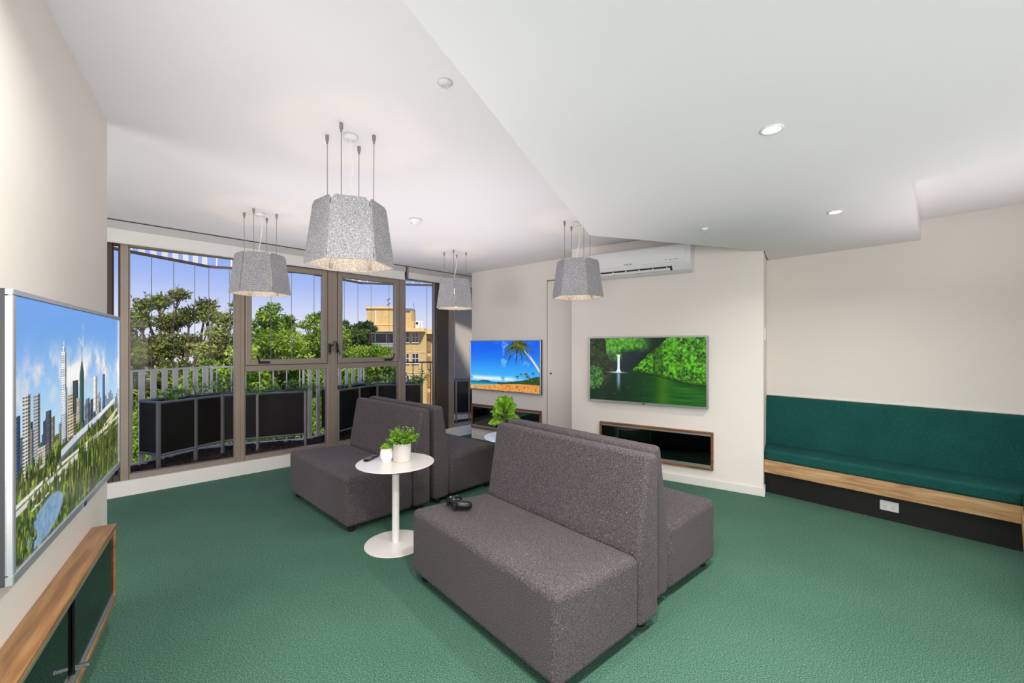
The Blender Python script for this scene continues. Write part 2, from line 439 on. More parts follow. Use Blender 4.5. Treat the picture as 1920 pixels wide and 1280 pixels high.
WZ0, WZ1 = 0.15, 2.56
def window(n, s0, s1, fl, fr, fixed=True, latch=None, mat='bronze', top=0.06):
    w = empty('window_%d' % n, (*O_W, 0), U_W); w['kind'] = 'structure'
    bm = B()
    box(bm, s0, s0+fl, 0.03, 0.12, WZ0, WZ1, 0.004, 1); box(bm, s1-fr, s1, 0.03, 0.12, WZ0, WZ1, 0.004, 1)
    box(bm, s0+fl, s1-fr, 0.035, 0.115, WZ0, WZ0+0.055, 0.004, 1); box(bm, s0+fl, s1-fr, 0.035, 0.115, WZ1-top, WZ1, 0.004, 1)
    # glazing bead grooves
    for x in (s0+fl, s1-fr-0.012): box(bm, x, x+0.012, 0.05, 0.1, WZ0+0.055, WZ1-top)
    if not fixed: box(bm, s0+fl, s1-fr, 0.035, 0.115, 1.195, 1.265, 0.004, 1)
    obj('frame', bm, M[mat], w)
    if fixed:
        bm = B(); box(bm, s0+fl, s1-fr, 0.072, 0.08, WZ0+0.05, WZ1-top+0.005); obj('glass_pane', bm, M['pane'], w)
    else:
        bm = B(); box(bm, s0+fl, s1-fr, 0.072, 0.08, WZ0+0.05, 1.20); obj('glass_pane', bm, M['pane'], w)
        a, b = s0+fl+0.006, s1-fr-0.006
        st = 0.062
        bm = B()
        box(bm, a, a+st, 0.02, 0.1, 1.27, WZ1-top-0.004, 0.006, 2); box(bm, b-st, b, 0.02, 0.1, 1.27, WZ1-top-0.004, 0.006, 2)
        box(bm, a+st, b-st, 0.02, 0.1, 1.27, 1.335, 0.006, 2); box(bm, a+st, b-st, 0.02, 0.1, WZ1-top-0.075, WZ1-top-0.004, 0.006, 2)
        sash = obj('sash', bm, M['bronze'], w)
        bm = B(); box(bm, a+st-0.005, b-st+0.005, 0.055, 0.063, 1.33, WZ1-top-0.07); obj('glass_pane', bm, M['pane'], sash)
        lx, side, fx = latch
        bm = B(); box(bm, lx-0.06, lx+0.06, 0.004, 0.022, 1.285, 1.315, 0.004, 2)
        tube(bm, [(lx-0.055*side, 0.005, 1.30), (lx-0.062*side, -0.02, 1.33), (lx-0.085*side, -0.03, 1.385)], 0.009, 8)
        obj('latch_handle', bm, M['black'], w)
        bm = B(); box(bm, fx-0.014, fx+0.014, 0.002, 0.028, 1.41, 1.53, 0.004, 2)
        tube(bm, [(fx, 0.0, 1.49), (fx+0.022*side, -0.03, 1.51), (fx+0.035*side, -0.035, 1.56)], 0.008, 8)
        tube(bm, [(fx, 0.0, 1.46), (fx-0.012*side, -0.025, 1.43), (fx-0.02*side, -0.03, 1.38)], 0.008, 8)
        obj('lock_handle', bm, M['black'], w)
    return w
window(1, -0.40, -0.285, 0.06, 0.0, mat='bronze_dark')
window(2, -0.285, 0.75, 0.065, 0.05)
window(3, 0.75, 1.806, 0.042, 0.064, False, (0.99, 1, 1.765))
window(4, 1.806, 2.848, 0.064, 0.062, False, (2.60, -1, 1.86))
window(5, 2.848, 3.445, 0.045, 0.012)
# square corner column and the last narrow light
bm = B(); prism(bm, [at(O_W,U_W,3.43,0.0), at(O_W,U_W,3.66,0.0), at(O_W,U_W,3.66,0.14), at(O_W,U_W,3.43,0.14)], 0.15, 2.56, 0.005, 1)
struct('trim_1', bm, M['bronze_dark'])
window(6, 3.66, 4.30, 0.13, 0.02)

# roller blinds over the windows
def blind(s0, s1, label):
    t = thing('roller_blind', label, 'blind', (*at(O_W,U_W,s0,0), 0), U_W, group='roller blinds above the windows')
    L = s1 - s0
    za, zb = CZ(at(O_W,U_W,s0)[1]) - 0.004, CZ(at(O_W,U_W,s1)[1]) - 0.004
    def sl(x0, x1, y0, y1, ta, tb, ba, bb, bm):
        v = [(x0,y0,ba),(x1,y0,bb),(x1,y1,bb),(x0,y1,ba),(x0,y0,ta),(x1,y0,tb),(x1,y1,tb),(x0,y1,ta)]
        vs = [bm.verts.new(c) for c in v]
        for f in [(3,2,1,0),(4,5,6,7),(0,1,5,4),(1,2,6,5),(2,3,7,6),(3,0,4,7)]: bm.faces.new([vs[i] for i in f])
    bm = B(); sl(0, L, -0.03, -0.002, za-0.008, zb-0.008, za-0.085, zb-0.085, bm); obj('cassette', bm, M['cassette'], t)
    bm = B(); sl(0, L, -0.026, -0.004, za, zb, za-0.008, zb-0.008, bm); obj('top_track', bm, M['darkgrey'], t)
    bm = B(); sl(0.015, L-0.015, -0.02, -0.012, za-0.085, zb-0.085, 2.525, 2.495, bm); obj('fabric', bm, M['blind'], t)
    bm = B(); tube(bm, [(0.015, -0.016, 2.522), (L-0.015, -0.016, 2.492)], 0.009, 8); obj('bottom_bar', bm, M['blind'], t)
    bm = B(); box(bm, -0.012, 0.012, -0.034, -0.002, min(za,zb)-0.14, za-0.002); obj('bracket', bm, M['bronze'], t)
    return t
blind(-0.43, 2.865, 'long white roller blind rolled up above the tree-facing windows')
blind(2.895, 4.21, 'short white roller blind rolled up above the corner windows next to the beach screen')

# ----------------------------------------------------------------- screens (pictures are computed per point)
def vnoise(h, w, cy, cx, seed):
    r = np.random.default_rng(seed); g = r.random((cy+2, cx+2))
    y = np.linspace(0, cy, h, endpoint=False)[:, None]; x = np.linspace(0, cx, w, endpoint=False)[None, :]
    yi = y.astype(int); xi = x.astype(int); fy = y-yi; fx = x-xi
    fy = fy*fy*(3-2*fy); fx = fx*fx*(3-2*fx)
    return (g[yi,xi]*(1-fy)*(1-fx)+g[yi+1,xi]*fy*(1-fx)+g[yi,xi+1]*(1-fy)*fx+g[yi+1,xi+1]*fy*fx)
def fbm(h, w, c, seed, oct=5):
    s = np.zeros((h, w)); a = 1.0; t = 0
    for k in range(oct):
        s += a*vnoise(h, w, c*2**k, int(c*1.78)*2**k, seed+k); t += a; a *= 0.55
    return s/t
def sstep(a, b, x):
    t = np.clip((x-a)/(b-a), 0, 1); return t*t*(3-2*t)
def over(img, rgb, m):
    img[:] = img*(1-m[..., None]) + np.array(rgb, float).reshape((1,1,3) if np.ndim(rgb) == 1 else rgb.shape)*m[..., None]
def segdist(U, V, a, b, asp=1.78):
    ax, ay = a[0]*asp, a[1]; bx, by = b[0]*asp, b[1]; px, py = U*asp, V
    dx, dy = bx-ax, by-ay; t = np.clip(((px-ax)*dx+(py-ay)*dy)/(dx*dx+dy*dy), 0, 1)
    return np.hypot(px-ax-t*dx, py-ay-t*dy), t

def paint_city(h, w):
    V, U = np.meshgrid(np.linspace(0,1,h), np.linspace(0,1,w), indexing='ij')
    r = np.random.default_rng(3)
    img = np.zeros((h, w, 3))
    t = sstep(0.4, 1.0, V)[..., None]
    img[:] = np.array([182,216,240])*(1-t) + np.array([96,152,226])*t
    cl = fbm(h, w, 5, 11, 6)*0.6 + fbm(h, w, 12, 15, 5)*0.4
    band = np.exp(-((V-0.68)/0.10)**2)
    m = sstep(0.38, 0.52, cl)*band
    m = np.maximum(m, 0.8*sstep(0.62, 0.70, cl)*sstep(0.75, 0.8, V)*sstep(0.95, 0.9, V))
    over(img, (208,210,222), np.clip(m*0.9, 0, 1))
    over(img, (242,240,240), np.clip(sstep(0.50,0.62,cl)*band, 0, 1))
    # land
    g = fbm(h, w, 14, 31, 5); g2 = fbm(h, w, 40, 37, 3)
    land = V < 0.42
    gc = np.array([58,78,26])[None,None]*(0.45+1.1*g[...,None]) + np.array([70,70,10])[None,None]*sstep(0.5,0.7,g2)[...,None]
    img[land] = gc[land]
    # city mass behind
    def tower(u0, u1, v0, v1, rgb, dark, rows=14, cols=5, taper=None, spire=0, side=0.35):
        m = (U>=u0)&(U<=u1)&(V>=v0)&(V<=v1)
        if taper: m &= np.abs(U-(u0+u1)/2) <= (u1-u0)/2*np.clip((v1-V)/taper, 0.12, 1)
        fu = (U-u0)/(u1-u0); fv = (V-v0)/(v1-v0)
        win = ((fv*rows) % 1 < 0.5) & ((fu*cols) % 1 < 0.72)
        c = np.where(win[...,None], np.array(dark, float), np.array(rgb, float))
        c = c*np.where(fu > 1-side, 0.55, 1.0)[...,None]
        img[m] = c[m]
        if spire:
            s = (np.abs(U-(u0+u1)/2) < 0.0025)&(V>=v1)&(V<=v1+spire); img[s] = np.array(rgb)*0.9
    for k in range(46):
        u = r.random(); ww = 0.014+0.02*r.random(); hh = 0.03+0.10*r.random()*(1.0 if u < 0.75 else 0.5)
        c = r.choice(4); base = [(206,206,200),(92,112,140),(150,146,134),(60,76,104)][c]
        tower(u, u+ww, 0.36, 0.41+hh, base, tuple(int(v*0.55) for v in base), int(6+hh*80), 3)
    tower(-0.01,0.035,0.28,0.56,(84,118,168),(40,66,110),22,4)
    tower(0.048,0.092,0.30,0.63,(218,214,200),(56,72,96),24,3)
    tower(0.108,0.150,0.33,0.625,(186,186,190),(52,58,74),22,7)
    tower(0.185,0.225,0.36,0.54,(84,92,104),(48,54,68),16,6)
    tower(0.13,0.21,0.31,0.40,(206,200,186),(96,92,90),7,8)
    tower(0.300,0.352,0.38,0.62,(238,240,240),(110,132,160),24,3)
    tower(0.300,0.344,0.60,0.79,(246,248,248),(120,144,176),18,3, None, 0.05, 0.3)
    tower(0.31,0.334,0.79,0.815,(240,244,246),(170,180,196),2,2)
    tower(0.358,0.432,0.37,0.585,(216,198,160),(70,62,58),14,6)
    tower(0.40,0.452,0.48,0.645,(60,68,84),(34,40,54),14,5)
    tower(0.468,0.512,0.42,0.76,(36,92,92),(24,66,74),26,4, 0.09, 0.06, 0.4)
    tower(0.435,0.478,0.42,0.55,(196,190,172),(110,104,92),12,3)
    tower(0.53,0.575,0.38,0.53,(120,132,150),(56,68,88),14,5)
    tower(0.62,0.668,0.44,0.64,(250,246,242),(206,196,192),18,4, None, 0, 0.4)
    tower(0.74,0.775,0.44,0.645,(70,108,168),(44,78,132),18,4)
    for k in range(9):
        u = 0.78+0.025*k; tower(u, u+0.018, 0.42, 0.47+0.06*r.random(), (150,160,172), (80,92,110), 8, 3)
    # sweeping white overpass and motorways
    for (a, b, wd, c) in [((0.27,0.31),(0.45,0.355),0.024,(196,204,210)),((0.45,0.355),(0.70,0.40),0.022,(206,212,218)),((0.70,0.40),(0.93,0.455),0.018,(226,230,232)),
                          ((0.27,0.285),(0.45,0.33),0.012,(90,100,112)),((0.45,0.33),(0.7,0.375),0.012,(92,102,112)),
                          ((0.0,0.20),(0.25,0.235),0.014,(206,204,196)),((0.25,0.235),(0.6,0.28),0.012,(210,208,200)),((0.6,0.28),(1.0,0.33),0.012,(214,210,200)),
                          ((0.0,0.225),(0.3,0.27),0.010,(222,220,212)),((0.3,0.27),(0.7,0.30),0.010,(216,212,204)),((0.3,0.235),(1.0,0.285),0.008,(190,190,180)),
                          ((0.1,0.17),(0.4,0.225),0.009,(208,206,192)),((0.72,0.31),(0.97,0.38),0.012,(224,206,168)),((0.8,0.30),(0.93,0.36),0.012,(224,212,190))]:
        dd, _ = segdist(U, V, a, b); over(img, c, sstep(wd, wd*0.6, dd))
    # pond
    pd = ((U-0.19)/0.125)**2 + ((V-0.085+0.25*(0.19-U))/0.075)**2 + 0.5*(g-0.5)
    m = sstep(1.05, 0.92, pd)
    over(img, np.stack([92+60*g2, 128+50*g2, 160+50*g2], -1), m)
    # tree groves
    for (u0, u1, v0, v1, n) in [(0.36,1.0,0.02,0.19,240),(0.45,1.0,0.13,0.24,120),(0.0,0.12,0.0,0.12,40),(0.08,0.36,0.17,0.21,40),(0.0,0.3,0.24,0.34,60),(0.55,0.8,0.3,0.36,20)]:
        pts = sorted(((u0+(u1-u0)*r.random(), v0+(v1-v0)*r.random()) for _ in range(int(n*1.9))), key=lambda q: -q[1])
        for u, v in pts:
            hh = (0.045+0.06*r.random()) if n > 100 else 0.02+0.03*r.random(); wd = 0.005+0.006*r.random()
            rel = (V-v)/hh
            m = (np.abs(U-u) < wd*np.sqrt(np.clip(1-rel,0,1))*(0.75+0.5*g2)) & (rel > 0) & (rel < 1)
            c = np.array([(40,60,16),(72,94,24),(98,112,36),(30,46,18),(58,82,22),(112,120,48)][r.choice(6)])*(0.7+0.5*r.random())
            sh = (0.55+0.9*g2)*np.where(U-u > 0.3*wd, 0.6, 1.1)
            img[m] = (c[None,None]*sh[...,None])[m]
    return np.clip(img, 0, 255)

def paint_beach(h, w):
    V, U = np.meshgrid(np.linspace(0,1,h), np.linspace(0,1,w), indexing='ij')
    img = np.zeros((h, w, 3))
    t = sstep(0.15, 0.95, V)[..., None]
    img[:] = np.array([72,186,252])*(1-t) + np.array([0,96,236])*t
    c = fbm(h, w, 6, 5, 5)
    over(img, (236,244,252), sstep(0.42,0.62,c+0.25*U)*np.exp(-((V-0.235)/0.045)**2)*sstep(0.9,0.5,U))
    over(img, (160,208,252), 0.6*sstep(0.6,0.72,c)*sstep(0.4,0.6,V)*sstep(0.3,0.55,U))
    sea = V < 0.165; img[sea] = (np.array([24,96,128])*(0.8+0.6*c[...,None]))[sea]
    over(img, (58,168,178), sstep(0.15,0.11,V)*sstep(0.06,0.10,V)*0.9)
    isl = V < 0.165+0.03*sstep(0.12,0.2,U)*sstep(0.34,0.26,U); over(img, (44,84,104), (isl&(V>0.16)).astype(float))
    hill = (V < 0.17+0.07*sstep(0.45,0.9,U)+0.02*(c-0.5))&(V>0.12); over(img, (40,74,56), (hill&(U>0.42)).astype(float))
    trees = (V < 0.20+0.12*sstep(0.7,1.0,U)+0.06*(c-0.5))&(V>0.1)&(U>0.72); img[trees] = (np.array([52,76,30])*(0.5+1.0*fbm(h,w,30,9,3)[...,None]))[trees]
    sandline = 0.07+0.085*sstep(0.0,0.8,U); sand = V < sandline
    g = fbm(h, w, 20, 19, 4)
    img[sand] = (np.array([232,158,78])*(0.78+0.42*g[...,None]))[sand]
    over(img, (250,230,200), sstep(0.012,0.0,np.abs(V-sandline-0.006))*sstep(0.6,0.2,U)*0.7)
    over(img, (96,62,36), sstep(0.62,0.70,g)*sstep(0.55,0.8,U)*(V<sandline))
    r = np.random.default_rng(2)
    def palm(u, v, s, bend, trunk, fr, nf=11):
        prev = None
        for k in range(8):
            f = k/7; p = (u+bend*f*f, v-s*1.5*f)
            if prev and trunk:
                dd, _ = segdist(U, V, prev, p); over(img, trunk, sstep(0.011*s*3, 0.006*s*3, dd))
            prev = p
        for k in range(nf):
            a = 2*PI*k/nf+0.3*r.random(); L = s*(0.85+0.3*r.random())
            pp = (u, v)
            for q in range(1, 7):
                f = q/6; p = (u+math.cos(a)*L*f/1.78, v+math.sin(a)*L*f*0.7-0.55*L*f*f)
                dd, _ = segdist(U, V, pp, p); over(img, np.array(fr)*(0.6+0.8*r.random()), sstep(0.055*s*(1.2-f)*2.2, 0.03*s*(1.2-f)*2.2, dd)); pp = p
    for (u, v, s) in [(0.70,0.30,0.06),(0.75,0.35,0.05),(0.82,0.36,0.07),(0.84,0.31,0.07),(0.91,0.38,0.055),(0.87,0.28,0.05)]:
        palm(u, v, s, 0.01, (120,92,60), (64,92,34), 9)
    prev = None
    for k in range(10):
        f = k/9; p = (0.76+0.24*f, 0.86-0.45*f**1.25)
        if prev:
            dd, _ = segdist(U, V, prev, p); over(img, (236,222,204), sstep(0.020+0.006*f, 0.014, dd))
        prev = p
    palm(0.71, 0.92, 0.34, 0.0, None, (70,84,30), 13)
    over(img, (150,100,40), sstep(0.04,0.01,np.hypot((U-0.71)*1.78, V-0.93)))
    return np.clip(img, 0, 255)

def paint_falls(h, w):
    V, U = np.meshgrid(np.linspace(0,1,h), np.linspace(0,1,w), indexing='ij')
    a = fbm(h, w, 6, 41, 6); b = fbm(h, w, 26, 47, 4); c = fbm(h, w, 60, 53, 2)
    tx = np.clip((b*0.6+c*0.4-0.32)/0.36, 0, 1)
    img = np.zeros((h, w, 3))
    # dark gorge
    img[:] = np.array([18,34,32])*(0.5+1.2*a[...,None])
    # lit slope behind
    m = sstep(0.62,0.80,V-0.45*np.maximum(U-0.36,0)-0.3*np.maximum(0.22-U,0)+0.25*(a-0.5))*sstep(0.66,0.40,U)
    over(img, np.stack([40+80*tx, 100+100*tx, 24+40*tx], -1), m*0.95)
    over(img, (20,36,44), sstep(0.05,0.0,np.abs(U-0.40)-0.07-0.10*(0.8-V))*sstep(0.86,0.76,V)*sstep(0.42,0.5,V)*0.85)
    # right bank
    edge = 0.47+0.33*sstep(0.34,0.60,U)+0.3*sstep(0.55,0.8,U)+0.06*(a-0.5)
    low = 0.47-0.18*sstep(0.36,1.0,U)+0.03*(b-0.5)
    m = ((V < edge)&(V > low)&(U > 0.34)).astype(float)
    sh = 0.35+1.0*tx+0.3*(a-0.5)
    over(img, np.clip(np.stack([74*sh, 146*sh, 26*sh], -1), 0, 255), m)
    over(img, (14,30,10), m*sstep(0.06,0.0,V-low)*0.8)
    over(img, (30,60,18), ((U>0.58)&(U<0.66)&(V<edge)&(V>low)).astype(float)*0.45)
    over(img, (14,30,16), (V>edge).astype(float)*sstep(0.5,0.58,U)*0.7)
    # pool
    pool = V < np.minimum(low, 0.475)
    wv = vnoise(h, w, 60, 6, 91)
    pc = np.stack([12+30*sstep(0.35,0.9,U)*wv, 40+62*sstep(0.25,0.85,U)*(0.5+0.7*wv)*sstep(-0.1,0.4,V+0.3), 18+8*wv], -1)
    img[pool] = pc[pool]
    over(img, (16,60,10), pool*np.exp(-((U-0.62)/0.05)**2)*0.6*sstep(0.0,0.3,V))
    over(img, (70,120,14), pool*np.exp(-((U-0.66)/0.05)**2)*0.6)
    # left bank
    m = (U < 0.17+0.05*(a-0.5)*4*0.5-0.02*np.sin(V*9))&(V>0.16+0.25*U); s = 0.25+0.9*tx
    over(img, np.clip(np.stack([34*s, 66*s, 20*s], -1), 0, 255), m.astype(float))
    m = (np.hypot((U-0.03)*1.78, V-0.36) < 0.19+0.05*(a-0.5)); s = 0.4+1.0*tx
    over(img, np.clip(np.stack([60*s, 108*s, 44*s], -1), 0, 255), m.astype(float))
    # waterfall and its reflection
    wd = 0.012+0.010*sstep(0.70,0.74,V)+0.012*sstep(0.52,0.46,V)
    over(img, (236,246,252), sstep(1.2,0.6,np.abs(U-0.275)/wd)*((V>0.455)&(V<0.735)))
    over(img, (220,236,240), np.exp(-((V-0.455)/0.012)**2)*np.exp(-((U-0.26)/0.07)**2))
    over(img, (150,190,220), np.exp(-((U-0.275)/0.014)**2)*sstep(0.10,0.35,V)*(V<0.44)*0.85)
    over(img, (120,150,110), sstep(0.90,0.97,vnoise(h,w,80,30,7))*pool*0.5)
    return np.clip(img, 0, 255)

def screen_mat(name, strength):
    m = bpy.data.materials.new(name); m.use_nodes = True
    nt = m.node_tree; p = nt.nodes['Principled BSDF']
    at_ = nt.nodes.new('ShaderNodeAttribute'); at_.attribute_name = 'picture'
    p.inputs['Base Color'].default_value = (0.01, 0.01, 0.01, 1); p.inputs['Roughness'].default_value = 0.25
    p.inputs['Specular IOR Level'].default_value = 0.25
    nt.links.new(at_.outputs['Color'], p.inputs['Emission Color'])
    p.inputs['Emission Strength'].default_value = strength
    return m
SCREEN = screen_mat('lit_screen', 1.0)

def screen_mesh(name, W, H, y, z0, painter, parent, h, w):
    img = painter(h, w)/255.0
    li = np.where(img <= 0.04045, img/12.92, ((img+0.055)/1.055)**2.4)
    xs = np.linspace(0, W, w); zs = np.linspace(z0, z0+H, h)
    Z, X = np.meshgrid(zs, xs, indexing='ij')
    co_ = np.stack([X, np.full_like(X, y), Z], -1).reshape(-1, 3).astype(np.float32)
    idx = np.arange(h*w).reshape(h, w)
    f = np.stack([idx[:-1,:-1], idx[:-1,1:], idx[1:,1:], idx[1:,:-1]], -1).reshape(-1, 4)
    me = fast_mesh(name, co_, f)
    ca = me.color_attributes.new('picture', 'FLOAT_COLOR', 'POINT')
    ca.data.foreach_set('color', np.concatenate([li.reshape(-1,3), np.ones((h*w,1))], 1).astype(np.float32).ravel())
    return link_mesh(name, me, SCREEN, parent)

def fast_mesh(name, verts, quads):
    me = bpy.data.meshes.new(name)
    me.vertices.add(len(verts)); me.vertices.foreach_set('co', np.asarray(verts, np.float32).ravel())
    k = quads.shape[1]
    me.loops.add(quads.size); me.loops.foreach_set('vertex_index', quads.astype(np.int32).ravel())
    me.polygons.add(len(quads))
    me.polygons.foreach_set('loop_start', np.arange(0, quads.size, k, dtype=np.int32))
    me.update(calc_edges=True); me.validate()
    return me

def television(label, o, u, x0, W, H, z0, gap, painter, bez, res, bezmat):
    """wall screen; local x along the wall, -y towards the room"""
    t = thing('television', label, 'television', (*at(o,u,x0,0), 0), u, group='wall screens')
    T = 0.042
    f = -gap
    bm = B(); box(bm, 0, W, f+0.004, f+T, z0, z0+H, 0.004, 2); obj('back_shell', bm, M['darkgrey'], t)
    bm = B(); box(bm, W*0.25, W*0.75, f+T, -0.001, z0+H*0.25, z0+H*0.75); obj('wall_mount', bm, M['black'], t)
    bm = B()
    for (a, b, c, d) in [(0,W,z0,z0+bez*1.6),(0,W,z0+H-bez,z0+H),(0,bez,z0+bez*1.6,z0+H-bez),(W-bez,W,z0+bez*1.6,z0+H-bez)]:
        box(bm, a, b, f-0.004, f+0.012, c, d, 0.002, 1)
    obj('bezel', bm, M[bezmat], t)
    screen_mesh('screen', W-2*bez, H-2.6*bez, f+0.001, z0+bez*1.6, painter, t, *res).location = (bez, 0, 0)
    bm = B(); box(bm, W*0.485, W*0.515, f-0.006, f-0.002, z0+0.002, z0+bez*1.2); obj('maker_badge', bm, M['chrome'], t)
    return t

television('large wall screen showing a city skyline, on the left wall above the honey timber cabinet', W0, U_L, -0.535-1.232, 1.232, 0.722, 0.917, 0.137, paint_city, 0.016, (300, 520), 'tvsilver')
television('wall screen showing a sandy beach with a palm tree', T1A, U_T1, 0.005, 1.375, 0.79, 0.795, 0.05, paint_beach, 0.014, (180, 320), 'tvsilver')
t2x = lambda px: None
television('wall screen showing a waterfall in a green gorge', T2A, U_T2, 0.258, 1.337, 0.773, 0.831, 0.06, paint_falls, 0.014, (260, 440), 'tvsilver')

# ----------------------------------------------------------------- low glass-fronted cabinets
def cabinet(label, o, u, x0, L, z0, z1, proud, wmat):
    t = thing('media_cabinet', label, 'cabinet', (*at(o,u,x0,0), 0), u, group='low glass fronted wall cabinets')
    fr = 0.024
    bm = B()
    box(bm, 0, L, -proud, -0.001, z1-fr, z1, 0.002, 1); box(bm, 0, L, -proud, -0.001, z0, z0+fr, 0.002, 1)
    box(bm, 0, fr, -proud, -0.001, z0+fr, z1-fr, 0.002, 1); box(bm, L-fr, L, -proud, -0.001, z0+fr, z1-fr, 0.002, 1)
    obj('timber_frame', bm, M[wmat], t)
    bm = B(); box(bm, fr, L-fr, -0.006, -0.001, z0+fr, z1-fr); obj('back_panel', bm, M['cabin'], t)
    ya = -proud+0.004
    bm = B(); box(bm, fr, L-fr, ya, ya+0.022, z1-fr-0.018, z1-fr); obj('track', bm, M['alu'], t)
    bm = B(); box(bm, fr, L-fr, ya, ya+0.022, z0+fr, z0+fr+0.030, 0.001, 1); obj('track', bm, M['alu'], t)
    zz0, zz1 = z0+fr+0.028, z1-fr-0.014
    mid = L/2
    bm = B(); box(bm, fr, mid+0.03, ya+0.013, ya+0.018, zz0, zz1); d1 = obj('glass_door', bm, M['tint'], t)
    bm = B(); box(bm, mid-0.03, L-fr, ya+0.004, ya+0.009, zz0, zz1); d2 = obj('glass_door', bm, M['tint'], t)
    for dd, xx, yy in ((d1, mid+0.026, ya+0.012), (d2, mid-0.03, ya+0.003)):
        bm = B(); box(bm, xx, xx+0.004, yy, yy+0.007, zz0, zz1); obj('dark_edge', bm, M['black'], dd)
    bm = B(); tube(bm, [(mid-0.02, ya+0.004, zz0+0.022), (mid-0.02, ya-0.03, zz0+0.022)], 0.009, 14); tube(bm, [(mid-0.02, ya-0.03, zz0+0.022), (mid-0.02, ya-0.036, zz0+0.022)], 0.012, 14)
    obj('lock', bm, M['chrome'], t)
    return t
cabinet('honey timber glass-fronted cabinet below the city skyline screen', W0, U_L, -0.335-1.30, 1.30, 0.19, 0.585, 0.094, 'teak')
cabinet('walnut framed glass cabinet below the beach screen, partly behind a potted plant', T1A, U_T1, 0.02, 1.35, 0.18, 0.565, 0.045, 'walnut')
cabinet('walnut framed glass cabinet below the waterfall screen', T2A, U_T2, 0.385, 1.258, 0.185, 0.587, 0.035, 'walnut')

# ----------------------------------------------------------------- sofas
SL = 1.28
def sofa_module(label, loc, dirx, length=SL, group='grey fabric sofa modules'):
    t = thing('sofa', label, 'sofa', loc, dirx, group=group)
    bm = B(); xprism(bm, [(0.0,0.05),(0.615,0.05),(0.615,0.425),(0.0,0.455)], 0, length, 0.040, 4)
    # soften: puff the seat top a little
    for v in bm.verts:
        if v.co.z > 0.36:
            fx = min(v.co.x, length-v.co.x)/0.3; fy = min(v.co.y, 0.66-v.co.y)/0.25
            v.co.z += 0.008*max(0, min(1, fx))*max(0, min(1, fy))
    obj('seat', bm, M['sofa'], t, True, True)
    bm = B(); xprism(bm, [(0.620,0.05),(0.800,0.05),(0.800,0.915),(0.700,0.930),(0.612,0.43)], 0, length, 0.030, 4)
    obj('backrest', bm, M['sofa'], t, True, True)
    # stitched seams along the top edges and the seat corner
    for x in (0.004, length-0.004):
        pass
    for (x, y) in ((0.07,0.07),(length-0.07,0.07),(0.07,0.72),(length-0.07,0.72)):
        bm = B(); lathe(bm, [(0,0.0),(0.026,0.0),(0.030,0.012),(0.030,0.055),(0,0.055)], 16, x, y); obj('foot', bm, M['black'], t)
    return t
U_S = U_B; N_S = (-U_S[1], U_S[0])
NC = (0.188, 1.776)                                   # near front corner of the front module
def sp(o, u, a, b): n = (-u[1], u[0]); return (o[0]+u[0]*a+n[0]*b, o[1]+u[1]*a+n[1]*b, 0)
sofa_module('large grey sofa in the foreground with the game controller on its seat', sp(NC, U_S, -SL, 0), U_S)
sofa_module('grey sofa back to back with the foreground sofa, facing the waterfall screen', sp(NC, U_S, -0.075, 1.655), (-U_S[0], -U_S[1]))
U_S2 = nrm(0.718, -0.696)
NC2 = (-1.305, 3.368)
sofa_module('grey sofa behind the white side table, facing the city skyline screen', sp(NC2, U_S2, -SL, 0), U_S2)
sofa_module('grey sofa furthest from the camera, back to back behind the one by the side table', sp(NC2, U_S2, -0.03, 1.655), nrm(-U_S2[0]-0.02, -U_S2[1]))

# ----------------------------------------------------------------- side tables
def side_table(label, x, y):
    t = thing('side_table', label, 'table', (x, y, 0), group='round white side tables')
    bm = B(); lathe(bm, [(0,0.0),(0.226,0.0),(0.228,0.004),(0.226,0.009),(0.06,0.012),(0.03,0.016),(0,0.016)], 64); obj('base', bm, M['tabletop'], t, True, True)
    bm = B(); lathe(bm, [(0.0271,0.010),(0.0271,0.598)], 32); lathe(bm, [(0.045,0.598),(0.045,0.606)], 24); obj('pole', bm, M['tabletop'], t, True)
    bm = B(); lathe(bm, [(0,0.604),(0.272,0.604),(0.283,0.612),(0.283,0.6129)], 72); obj('underside', bm, M['black'], t, False)
    bm = B(); lathe(bm, [(0.284,0.6125),(0.287,0.614),(0.287,0.618),(0.285,0.620),(0,0.620)], 72); obj('tabletop', bm, M['tabletop'], t, True, True)
    return t
TB1 = (-0.882, 3.235); TB2 = (0.015, 4.14)
side_table('round white pedestal table holding two small pots and a remote', *TB1)
side_table('round white pedestal table mostly hidden behind the foreground sofa', *TB2)

# ----------------------------------------------------------------- leaves
def leaf_quad(p, d, up, L, W, bend=0.25):
    """a six-vertex leaf blade (two quads folded along the midrib + tip)"""
    d = d.normalized(); s = d.cross(up)
    if s.length < 1e-4: s = d.cross(Vector((1,0,0)))
    s.normalize(); n = s.cross(d).normalized()
    a = p; b = p + d*L*0.5 + n*L*bend*0.45; c = p + d*L + n*L*bend*0.1
    return [a, b + s*W*0.5, c, b - s*W*0.5, b - n*W*0.12]

def leaves_mesh(name, blades, mat, parent, smooth=True):
    bm = B()
    for (p, d, up, L, W, bend) in blades:
        a, r, c, l, m = leaf_quad(Vector(p), Vector(d), Vector(up), L, W, bend)
        va, vr, vc, vl, vm = [bm.verts.new(q) for q in (a, r, c, l, m)]
        bm.faces.new([va, vr, vm]); bm.faces.new([vr, vc, vm]); bm.faces.new([vc, vl, vm]); bm.faces.new([vl, va, vm])
    return obj(name, bm, mat, parent, smooth)

